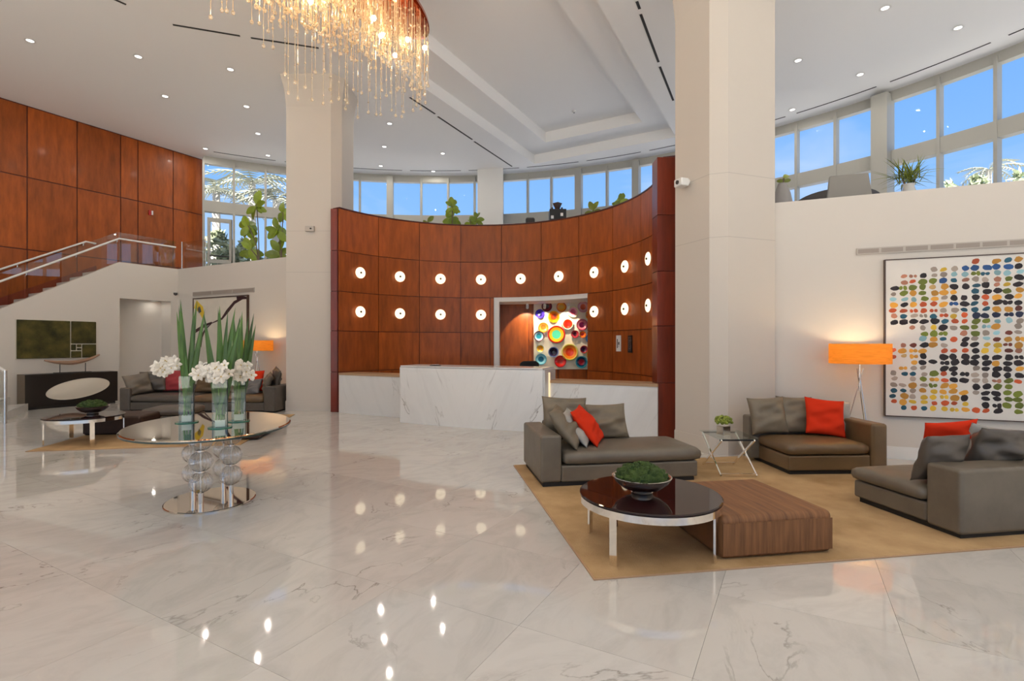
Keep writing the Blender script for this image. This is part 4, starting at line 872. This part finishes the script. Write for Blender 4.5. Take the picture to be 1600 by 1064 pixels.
# side table
stx = [(2.285, 6.28), (2.74, 6.25), (2.74, 5.72), (2.33, 5.70)]
t = thing('side_table', 'glass topped side table on crossed chrome legs between chaise and armchair', 'side table', (2.53, 6.0, RUGZ)); c_ = (2.53, 6.0)
ZT = .42
MB().box(-.235, .235, -.28, .28, ZT, ZT + .012).build('glass_top', 'table_glass', t, bev=.003, seg=1)
for s_ in (-1, 1):
    MB().bar((s_ * .20, -.29, 0.01), (s_ * .20, .27, ZT - .012), .016, .022).build('leg', 'chrome', t); MB().bar((s_ * .185, .29, 0.01), (s_ * .185, -.27, ZT - .012), .016, .022).build('leg', 'chrome', t)
MB().bar((-.2, -.275, .025), (.2, -.275, .025), .018, .022).build('stretcher', 'chrome', t); MB().bar((-.19, .275, .025), (.19, .275, .025), .018, .022).build('stretcher', 'chrome', t)
MB().bar((-.2, .26, ZT - .014), (.2, .26, ZT - .014), .016, .018).build('top_bar', 'black', t); MB().bar((-.2, -.26, ZT - .014), (.2, -.26, ZT - .014), .016, .018).build('top_bar', 'black', t)
t = thing('small_planter', 'small mirrored cube planter with a green round plant on the glass side table', 'plant', (2.47, 5.98, ZT + .012 + RUGZ), R(20))
MB().box(-.055, .055, -.055, .055, 0, .10).build('pot', 'chrome', t, bev=.004, seg=1)
lf0 = MB().ball((0, 0, 0), .014, 6, 4).build('leaf_cluster', 'leaf_light', t); rr = random.Random(4)
for k in range(150):
    o = lf0 if k == 0 else inst(lf0, t); a, b = rr.uniform(0, 6.28), math.acos(rr.uniform(-.2, 1)); q = rr.uniform(.06, .085); o.location = (q * 1.15 * math.sin(b) * math.cos(a), q * 1.15 * math.sin(b) * math.sin(a), .145 + q * math.cos(b) * .8); s_ = rr.uniform(.7, 1.3); o.scale = (s_, s_, s_)

# floor lamps
def floor_lamp(x, y, r_, zt, zb, lab, rz=0, e_=26):
    t = thing('floor_lamp', lab, 'floor lamp', (x, y, 0), rz)
    mb = MB(); n_ = 48
    mb.lathe([(r_, zb), (r_, zt), (r_ - .004, zt), (r_ - .004, zb), (r_, zb)], n_); mb.build('shade', 'veneer', t, smooth=True)
    mb = MB()
    for k in range(3): a = 2 * math.pi * k / 3; mb.tube([(0, 0, zt - .04), ((r_ - .004) * math.cos(a), (r_ - .004) * math.sin(a), zt - .04)], .004, 6)
    mb.build('shade_ring', 'steel', t); MB().ball((0, 0, (zt + zb) / 2), .045, 14, 8).build('bulb', 'white_paint', t, smooth=True)
    MB().tube([(0, 0, zb - .35), (0, 0, zt - .04)], .008, 8).build('stem', 'steel', t)
    zc = zb - .22
    for k in range(3):
        a = 2 * math.pi * k / 3 + .5; f0 = Vector((.24 * math.cos(a), .24 * math.sin(a), 0)); m_ = Vector((.012 * math.cos(a + 1.57), .012 * math.sin(a + 1.57), zc)); MB().tube([f0, m_, m_ + (m_ - f0).normalized() * .16], .006, 8).build('leg', 'steel', t)
    for zz_, pw in (((zt + zb) / 2, e_),):
        l = bpy.data.lights.new('lamp_bulb', 'POINT'); l.energy = pw; l.color = (1, .74, .42); l.shadow_soft_size = .06; lo = bpy.data.objects.new('lamp_bulb', l); COL.objects.link(lo); lo.parent = t; lo.location = (0, 0, zz_ + .0)
    bpy.data.objects.remove(t.children[2]) if False else None
    return t
floor_lamp(4.40, 6.48, .335, 1.50, 1.25, 'tripod floor lamp with glowing orange veneer drum shade behind the brown armchair')
floor_lamp(-6.2, 12.45, .36, 1.58, 1.33, 'tripod floor lamp with glowing orange veneer drum shade behind the long sofa', e_=30)

# long sofa on the left
os_ = Vector((-8.62, 11.25)); rs = R(-3)
sf = thing('sofa', 'long dark leather sofa facing the left rug', 'sofa', P3(os_, 0), rs); LE = 'leather_dark'; SL = 3.5
MB().box(.04, SL - .04, .04, .96, 0, .045).build('plinth', 'plinth_black', sf)
softbox('base', LE, sf, .24, SL - .24, 0, 1.0, .045, .22, .02); softbox('arm', LE, sf, 0, .24, -.02, 1.0, .03, .53, .03); softbox('arm', LE, sf, SL - .26, SL, .0, 1.0, .03, .57, .03); softbox('backrest', LE, sf, .24, SL - .26, .78, 1.0, .2, .55, .03)
seatcushion('seat_cushion', LE, sf, .24, 1.62, -.03, .78, .225, .37); seatcushion('seat_cushion', 'leather_brown', sf, 1.63, SL - .27, -.03, .78, .225, .37)
ZS = .38
cushion('pillow', 'dark leather pillow leaning on the left arm of the long sofa', .50, .48, .17, 'leather', loc2(os_, rs, .33, .2, ZS), R(-20), rs + R(50), R(-10), 21, wr=.016)
cushion('pillow', 'dark crumpled leather pillow behind at the left end of the long sofa', .56, .5, .17, 'leather_dark', loc2(os_, rs, .36, .50, ZS + .02), R(-16), rs + R(14), R(-6), 22, wr=.02)
cushion('pillow', 'crimson pillow upright on the long sofa', .54, .50, .13, 'pillow_crimson', loc2(os_, rs, .78, .62, ZS + .02), R(-12), rs, 0, 23)
cushion('pillow', 'wide brown leather pillow in the middle of the long sofa', .95, .42, .17, 'leather_brown', loc2(os_, rs, 1.75, .58, ZS), R(-16), rs, 0, 24, wr=.012)
cushion('pillow', 'bright red pillow at the right of the long sofa', .48, .48, .13, 'pillow_red', loc2(os_, rs, 2.62, .68, ZS + .03), R(-10), rs + R(-4), 0, 25)
cushion('pillow', 'slate grey pillow slumped on the right seat of the long sofa', .48, .42, .16, 'pillow_slate', loc2(os_, rs, 2.75, .28, ZS - .02), R(-40), rs + R(-12), R(-14), 26, wr=.018)
cushion('pillow', 'dark grey pillow leaning on the right arm of the long sofa', .52, .48, .16, 'leather', loc2(os_, rs, 3.06, .40, ZS), R(-14), rs + R(-62), R(8), 27, wr=.018)
cushion('pillow', 'dark grey pillow propped highest at the right end of the long sofa', .50, .52, .16, 'leather_dark', loc2(os_, rs, 3.12, .64, ZS + .06), R(-10), rs + R(-48), R(12), 28, wr=.018)
# dark pouf-like chaise end behind the left coffee table
pf_ = thing('pouf', 'low dark leather pouf beside the left round coffee table', 'pouf', (-6.55, 9.0, RUGZ), R(10))
MB().box(.03, .77, .03, .67, 0, .04).build('plinth', 'plinth_black', pf_); softbox('base', 'leather_dark', pf_, 0, .8, 0, .7, .04, .2, .02); seatcushion('seat_cushion', 'leather_dark', pf_, -.01, .81, -.01, .71, .205, .34)

# ================================================================== OVAL TABLE
oc = Vector((-2.88, 4.90)); orz = R(24)
ot = thing('oval_table', 'oval mirrored table on columns of clear fluted glass balls', 'table', P3(oc, 0), orz)
MB().lathe([(.001, .715), (.97, .715), (1, .72), (1, .727), (.985, .735), (.001, .735)], 80, sx=.70, sy=.92).build('mirror_top', 'mirror_top', ot)
MB().lathe([(.98, .708), (1.002, .71), (1.002, .724), (.98, .724)], 80, sx=.70, sy=.92).build('glass_edge', 'glass_edge', ot, smooth=True)
MB().lathe([(.001, 0), (1, 0), (1, .012), (.98, .016), (.001, .016)], 72, sx=.385, sy=.43).build('base_plate', 'mirror_base', ot)
cols_ = [(-2.82, 4.64), (-2.69, 4.90), (-3.10, 4.98), (-2.93, 5.2)]
co_, so_ = math.cos(-orz), math.sin(-orz)
for x, y in cols_:
    lx, ly = (x - oc.x) * co_ - (y - oc.y) * so_, (x - oc.x) * so_ + (y - oc.y) * co_
    cl = MB().tube([(0, 0, .015), (0, 0, .15)], .024, 14).build('column_foot', 'chrome', ot, smooth=True, loc=(lx, ly, 0))
    MB().tube([(0, 0, .15), (0, 0, .715)], .008, 8).build('column_rod', 'steel', cl)
    for k in range(3):
        zc = .15 + .094 + k * .189; rb = .094
        prof = [(max(.02, rb * math.sin(math.pi * i / 12)), -rb * math.cos(math.pi * i / 12)) for i in range(13)]
        MB().lathe(prof, 108, (0, 0, zc), flute=.07, nf=18).build('glass_ball', 'crystal_ball', cl, smooth=False); cl.children[-1].data.polygons.foreach_set('use_smooth', [True] * len(cl.children[-1].data.polygons))
        MB().lathe([(.03, zc + .086), (.03, zc + .102)], 14).build('collar', 'chrome', cl)
# vases, blades and orchids
def blade_mesh(L, w_, bend):
    mb = MB(); n_ = 8; vs = []
    for i in range(n_ + 1):
        f = i / n_; hw = w_ / 2 * (1 - f ** 2.2) * (.55 + .45 * min(1, f * 3)) + .0005; z = L * f; y = bend * f * f
        vs += [(-hw, y + .35 * hw, z), (0, y - .12 * hw, z), (hw, y + .35 * hw, z)]
    mb.add(vs, [(3 * i + k, 3 * i + k + 1, 3 * i + 4 + k, 3 * i + 3 + k) for i in range(n_) for k in (0, 1)]); return mb
def petal_flower():
    mb = MB()
    for k in range(5):
        a = 2 * math.pi * k / 5 + .3; L, w_ = (.042, .03) if k % 2 == 0 else (.045, .042); c_, s_ = math.cos(a), math.sin(a); vs = []
        for i in range(5):
            f = i / 4; hw = w_ / 2 * math.sin(math.pi * (.12 + .82 * f)); x_ = .006 + L * f; d_ = -.012 * f + .008 * f * f
            for sgn in (-1, 0, 1): vs.append((x_ * c_ - sgn * hw * s_, d_ - (.006 if sgn == 0 else 0), x_ * s_ + sgn * hw * c_))
        mb.add(vs, [(3 * i + q, 3 * i + q + 1, 3 * i + 4 + q, 3 * i + 3 + q) for i in range(4) for q in (0, 1)])
    return mb
fl0 = None
TZ = .735
def vase_set(px, py, which, fan, orch):
    b = gp(px, py, TZ); x, y = b.x, b.y
    t = thing('glass_vase', f'tall square glass vase, {which}', 'vase', (x, y, TZ), R(28)); HV = .45; a = .062
    MB().lathe([(.001, 0), (.10, 0), (.10, .008), (.001, .008)], 32).build('base_disc', 'green_glass', t)
    for k in range(4):
        o = MB().box(-a, a, -a, -a + .006, .008, HV).build('glass_side', 'mirror_black' if k == 1 else 'vase_glass', t, rot=(0, 0, k * math.pi / 2))
    MB().box(-.04, .04, -.04, .04, .012, .07).build('foam_block', 'white_block', t)
    s_ = thing('blade_leaves', f'spray of pointed green leaves in the vase {which}', 'plant', (x, y, TZ + .0701)); rr = random.Random(int(px))
    for k in range(len(fan)):
        lean, az, L = fan[k]
        blade_mesh(L, .074, .05).build('leaf', 'blade', s_, loc=(rr.uniform(-.02, .02), rr.uniform(-.02, .02), .05), rot=(rr.uniform(-.08, .05), R(lean), R(az)))
    for k in range(6): MB().tube([(rr.uniform(-.03, .03), rr.uniform(-.03, .03), 0), (rr.uniform(-.015, .015), rr.uniform(-.015, .015), .3)], .006, 6).build('stem', 'stem', s_)
    q = thing('orchid_spray', f'white orchid cluster on the vase {which}', 'flowers', (x, y, TZ + HV + .06)); pr_ = petal_flower(); f0 = None
    for side in orch:
        MB().tube([(0, 0, -.15), (side[0] * .3, side[1] * .3, .06), (side[0] * .7, side[1] * .7, side[2] + .05), (side[0], side[1], side[2])], .004, 6).build('stem', 'branch', q)
    for k in range(26):
        sd = orch[k % len(orch)]; fr = rr.uniform(.25, 1.1); pos = Vector((sd[0] * fr, sd[1] * fr, sd[2] * fr)) + Vector((rr.uniform(-.05, .05), rr.uniform(-.06, .02), rr.uniform(-.06, .07)))
        if f0 is None: o = f0 = pr_.build('blossom', 'petal', q)
        else: o = inst(f0, q)
        o.location = pos; sc2 = rr.uniform(.95, 1.35); o.scale = (sc2,) * 3; o.rotation_euler = (rr.uniform(-.5, .5), rr.uniform(-3, 3), rr.uniform(-.2, 1.2))
        h_ = MB().ball((0, -.012, 0), .006, 6, 4).build('blossom_heart', 'petal_heart', q) if k == 0 else inst(h_, q); h_.location = pos; h_.rotation_euler = o.rotation_euler
vase_set(292, 660, 'standing apart from the other two', [(-9, 10, .98), (-5, 0, 1.02), (-3, 20, 1.08), (1, -10, 1.0), (4, 0, 1.08), (9, 10, .95), (13, -15, 1.0)], [(-.22, -.05, .03)])
vase_set(344, 668, 'with orchids on both sides', [(-8, 10, .93), (-4, 0, .98), (-1, 20, 1.0), (2, -10, .95), (6, 0, .99), (9, 10, .92), (12, -15, .9)], [(-.16, -.06, .02), (.08, -.08, 0)])
vase_set(373, 658, 'holding the shortest leaves', [(-3, 10, .94), (0, 0, .90), (2, 20, .97), (5, -10, .92), (7, 0, .96), (9, 10, .85)], [(.10, -.04, -.02)])

# ================================================================== MEZZANINE ITEMS
def leaf_mesh(L, w_):
    mb = MB(); n_ = 5; vs = []
    for i in range(n_ + 1):
        f = i / n_; hw = w_ / 2 * math.sin(math.pi * min(.96, .08 + f * .86)) ** .8; vs += [(-hw, L * f, .05 * L * (f - f * f) * 4 - .12 * L * f * f + .12 * hw), (0, L * f, .05 * L * (f - f * f) * 4 - .12 * L * f * f), (hw, L * f, .05 * L * (f - f * f) * 4 - .12 * L * f * f + .12 * hw)]
    mb.add(vs, [(3 * i + k, 3 * i + k + 1, 3 * i + 4 + k, 3 * i + 3 + k) for i in range(n_) for k in (0, 1)]); return mb
def leafy(px, py, d_, lab, heads, pot='planter_white', lm='leaf', L=.30, n_=7, seed=1):
    b = at(px, py, d_); t = thing('potted_tree', lab, 'plant', (b.x, b.y, MEZ)); rr = random.Random(seed)
    MB().lathe([(.16, 0), (.2, .4), (.18, .4), (.15, .36), (.001, .36)], 20).build('pot', pot, t)
    l0 = None
    for hx, hy in heads:
        h_ = at(hx, hy, d_); v_ = Vector((h_.x - b.x, rr.uniform(-.1, .1), h_.z - MEZ)); MB().tube([(0, 0, .34), (v_.x * .3, v_.y * .3, .34 + (v_.z - .34) * .55), tuple(v_)], .014, 6).build('branch', 'branch', t)
        for k in range(n_):
            o = leaf_mesh(L, L * .62).build('leaf', lm, t) if l0 is None else inst(l0, t); l0 = l0 or o
            s_ = rr.uniform(.75, 1.15); o.scale = (s_,) * 3; o.location = v_ + Vector((0, 0, -.05 * (k % 3))); o.rotation_euler = (R(rr.uniform(35, 115)), 2 * math.pi * (k + .5) / n_ + rr.uniform(-.3, .3), rr.uniform(-.7, .7))
leafy(405, 395, 14.6, 'fiddle leaf fig with broad green leaves by the terrace door', [(403, 320), (388, 352), (391, 388)], L=.36, n_=8, seed=1)
leafy(440, 395, 14.4, 'second fiddle leaf fig half hidden behind the left column', [(440, 330), (436, 358), (436, 392)], L=.34, n_=7, seed=2)
leafy(707, 350, 14.6, 'tall broad leaved plant on the mezzanine above the reception wall', [(707, 322), (706, 338)], lm='leaf', L=.28, n_=8, seed=3)
leafy(742, 350, 14.6, 'low broad leaved plant beside the white pier on the mezzanine', [(745, 341), (735, 346)], L=.24, n_=7, seed=4)
leafy(668, 352, 14.6, 'plant whose leaf tips just show over the reception wall', [(668, 346)], lm='leaf_light', L=.22, n_=6, seed=5)
leafy(928, 335, 13.4, 'pale green plant behind the rising end of the reception wall', [(928, 327)], lm='leaf_light', L=.24, n_=7, seed=6)
leafy(973, 322, 12.4, 'leafy green plant highest behind the reception wall', [(973, 312), (968, 316)], lm='leaf', L=.2, n_=10, seed=7)
leafy(1221, 312, 8.6, 'small green plant in a grey vase at the parapet beside the right column', [(1222, 280), (1226, 296)], pot='planter_grey', lm='leaf_light', L=.13, n_=6, seed=8)
b = at(1222, 310, 8.3); t = thing('floor_vase', 'tapered grey vase on the mezzanine edge beside the right column', 'vase', (b.x - .05, b.y - .1, MEZ)); MB().lathe([(.15, 0), (.17, .25), (.12, .5), (.06, .66), (.05, .66), (.1, .48), (.14, .2), (.001, .1)], 20).build('body', 'planter_grey', t, smooth=True); MB().lathe([(.052, .66), (.058, .665), (.05, .67)], 20).build('rim', 'planter_grey', t)
# spiky plant in a white vase
b = at(1420, 300, 7.9); t = thing('spiky_plant', 'spiky green palm like plant in a pale vase on the right parapet', 'plant', (b.x, b.y, MEZ)); rr = random.Random(9)
MB().lathe([(.13, 0), (.16, .15), (.12, .36), (.07, .52), (.08, .56), (.06, .56), (.05, .5), (.001, .4)], 20).build('vase', 'planter_white', t, smooth=True)
l0 = None
for k in range(110):
    o = blade_mesh(.40, .024, .10).build('leaf', 'leaf_light', t) if l0 is None else inst(l0, t); l0 = l0 or o
    hz = rr.choice((.58, .64, .70)); hx = rr.uniform(-.14, .14); o.location = (hx, rr.uniform(-.1, .1), hz); s_ = rr.uniform(.6, 1.05); o.scale = (s_,) * 3; o.rotation_euler = (-rr.uniform(.1, 1.75), 0, rr.uniform(0, 6.28))
for hx in (-.12, 0, .12): MB().tube([(0, 0, .4), (hx, 0, .7)], .012, 6).build('trunk', 'branch', t)
# chairs on the right mezzanine
b = at(1328, 305, 8.1); t = thing('mezzanine_chair', 'grey fabric chair with tall tapered back on the right mezzanine', 'chair', (b.x, b.y, MEZ), R(-20))
MB().plate([(-.33, 0, .25), (.33, 0, .25), (.27, .06, .80), (-.27, .06, .80)], (0, .06, 0)).build('backrest', 'chair_grey', t, bev=.02); MB().box(-.3, .3, .06, .6, .28, .42).build('seat', 'chair_grey', t, bev=.03)
for sx in (-.26, .26):
    for sy in (.08, .54): MB().tube([(sx, sy, 0), (sx, sy, .3)], .018, 8).build('leg', 'chair_dark', t)
b = at(1290, 305, 9.2); t = thing('barrel_chair', 'dark round backed tub chair behind the grey mezzanine chair', 'chair', (b.x + .2, b.y, MEZ))
mb = MB(); nn = 20
ro = [(math.cos(math.pi * k / nn), -math.sin(math.pi * k / nn)) for k in range(nn + 1)]
vs = []; 
for k, (c_, s_) in enumerate(ro):
    hz = .62 + .16 * math.sin(math.pi * k / nn); vs += [(.75 * c_, .45 * s_, .25), (.75 * c_, .45 * s_, hz), (.67 * c_, .37 * s_, hz), (.67 * c_, .37 * s_, .25)]
mb.add(vs, [(4 * k + q, 4 * k + (q + 1) % 4, 4 * k + 4 + (q + 1) % 4, 4 * k + 4 + q) for k in range(nn) for q in range(4)] + [(0, 1, 2, 3), (4 * nn, 4 * nn + 1, 4 * nn + 2, 4 * nn + 3)]); mb.build('curved_back', 'chair_dark', t, smooth=True)
MB().lathe([(.001, .28), (.66, .28), (.68, .36), (.62, .42), (.001, .43)], 28, sy=.6).build('seat', 'tan', t, smooth=True)
for k in range(4): a = R(45 + 90 * k); MB().tube([(.5 * math.cos(a), .3 * math.sin(a), 0), (.5 * math.cos(a), .3 * math.sin(a), .3)], .02, 8).build('leg', 'black', t)
# espresso machine and small box above the reception wall
b = at(873, 341, 13.3); z_ = b.z - .12
t = thing('bar_counter', 'white counter behind the reception wall on the mezzanine', 'counter', (b.x - .3, 13.75, MEZ)); MB().box(-1.0, 1.0, -.3, .3, 0, z_ - MEZ - .04).build('body', 'white_paint', t); MB().box(-1.03, 1.03, -.33, .33, z_ - MEZ - .04, z_ - MEZ).build('worktop', 'cream', t)
t = thing('espresso_machine', 'black espresso machine with a bean hopper on the mezzanine counter', 'coffee machine', (b.x, 13.7, z_))
MB().box(-.22, .22, -.2, .2, 0, .42).build('body', 'black', t, bev=.01); MB().lathe([(.04, .42), (.13, .62), (.12, .62), (.03, .42)], 4).build('hopper', 'frame_dark', t)
for a, c_ in ((-.15, .2), (.1, .27), (.13, .1)): MB().box(a - .035, a + .035, -.205, -.2, c_ - .04, c_ + .04).build('panel_display', 'sign_white', t)
for x_ in (-.14, .12): MB().box(x_ - .02, x_ + .02, -.04, .04, .42, .5).build('knob', 'black', t)
b = at(829, 346, 13.3); t = thing('card_box', 'small black box on the mezzanine counter beside the espresso machine', 'box', (b.x, 13.6, z_)); MB().box(-.12, .12, -.08, .08, 0, .17).build('body', 'black', t, bev=.008); MB().box(-.1, .1, -.05, .05, .17, .2).build('lid', 'chair_dark', t)

# ================================================================== OUTSIDE
gr = []
mb = MB(); gpoly = arcpts
for i in range(60):
    a, b = aL - .35 + (aR + .35 - aL) * i / 60, aL - .35 + (aR + .35 - aL) * (i + 1) / 60; mb.prism([arc_pt(a, AR + .15), arc_pt(b, AR + .15), arc_pt(b, AR + 30), arc_pt(a, AR + 30)], MEZ - .5, MEZ - .1)
struct(mb.build('ground_terrace', 'terrace'), 'pale terrace outside the mezzanine windows', 'ground')
struct(MB().box(-40, 40, -60, -7.3, -.3, -.05).build('ground_forecourt', 'forecourt'), 'unseen paved forecourt outside the entrance, made pale to bounce sunlight inside', 'ground')  # out of view; its brightness serves as a sun reflector for the hall
def palm(px, top, d_, lab, seed, fr=1.5, n_=13, r_=.16):
    h_ = at(px, top, d_); t = thing('palm_tree', lab, 'tree', (h_.x, h_.y, MEZ - .1)); rr = random.Random(seed); hh = h_.z - MEZ + .1
    MB().tube([(rr.uniform(-.2, .2), 0, 0), (0, 0, hh * .5), (0, 0, hh)], [r_ * 1.3, r_, r_ * .8], 10).build('trunk', 'bark', t); l0 = []
    for v_ in range(2):
        mb = MB(); n2 = 12
        for i in range(n2):
            f = i / n2; z = fr * (.35 * f - .75 * f * f) * (1 + .4 * v_); y = fr * f
            for s_ in (-1, 1): w_ = fr * .34 * math.sin(math.pi * (.1 + .85 * f)); mb.add([(0, y, z), (0, y + fr * .055, z), (s_ * w_, y + fr * .16, z - w_ * .55)], [(0, 1, 2)])
        mb.tube([(0, fr * k / 6, fr * (.35 * k / 6 - .75 * (k / 6) ** 2) * (1 + .4 * v_)) for k in range(7)], .015, 4); l0.append(mb)
    pr_ = [None, None]
    for k in range(n_):
        v_ = k % 2
        o = l0[v_].build('frond', 'frond', t) if pr_[v_] is None else inst(pr_[v_], t); pr_[v_] = pr_[v_] or o
        o.location = (0, 0, hh); o.rotation_euler = (rr.uniform(-.2, .5), 0, 2 * math.pi * k / n_ + rr.uniform(-.2, .2)); s_ = rr.uniform(.8, 1.15); o.scale = (s_,) * 3
palm(338, 300, 19.5, 'palm tree outside nearest the terrace door', 1); palm(394, 285, 20.5, 'tallest palm tree outside the left mezzanine window', 2, 1.7, 15); palm(432, 312, 19.0, 'palm tree outside half hidden by the left column', 3, 1.5)
palm(1545, 266, 17.0, 'palm tree outside the far right window', 4, .9, 11, .1)
def bush(px, py, d_, w_, lab, seed, m='hedge'):
    b = at(px, py, d_); h_ = b.z - MEZ + .1; t = thing('garden_bush', lab, 'bush', (b.x, b.y, MEZ - .1)); rr = random.Random(seed)
    MB().tube([(0, 0, 0), (0, 0, h_ * .5)], .05, 6).build('trunk', 'bark', t); mb = MB()
    for k in range(420):
        a, q = rr.uniform(0, 6.28), rr.random() ** .5; z = rr.uniform(.05, 1); rad = w_ / 2 * q * math.sin(math.pi * (.12 + .8 * z)); c_ = Vector((rad * math.cos(a), rad * .7 * math.sin(a), h_ * z)); d1 = Vector((rr.uniform(-1, 1), rr.uniform(-1, 1), rr.uniform(-.4, 1))).normalized() * .16; d2 = d1.cross(Vector((rr.uniform(-1, 1), 1, rr.uniform(-1, 1)))).normalized() * .06
        mb.add([c_ - d1, c_ + d2, c_ + d1, c_ - d2], [(0, 1, 2, 3)])
    o = mb.build('foliage', m, t); o['kind'] = 'stuff'
bush(340, 362, 18.2, 1.5, 'pale green bush outside the terrace door', 1); bush(385, 376, 18.6, 1.4, 'low green bush outside between the palms', 2); bush(432, 398, 18.0, 1.3, 'low bush outside behind the figs', 3); bush(362, 392, 18.3, 1.2, 'low bush outside in front of the palms', 7)
bush(1528, 276, 15.5, 1.2, 'round bush outside the right window', 4); bush(1484, 284, 15.8, .7, 'small bush outside the right window beside the column', 5); bush(1592, 268, 15.0, 1.0, 'bush outside the last right window', 6)
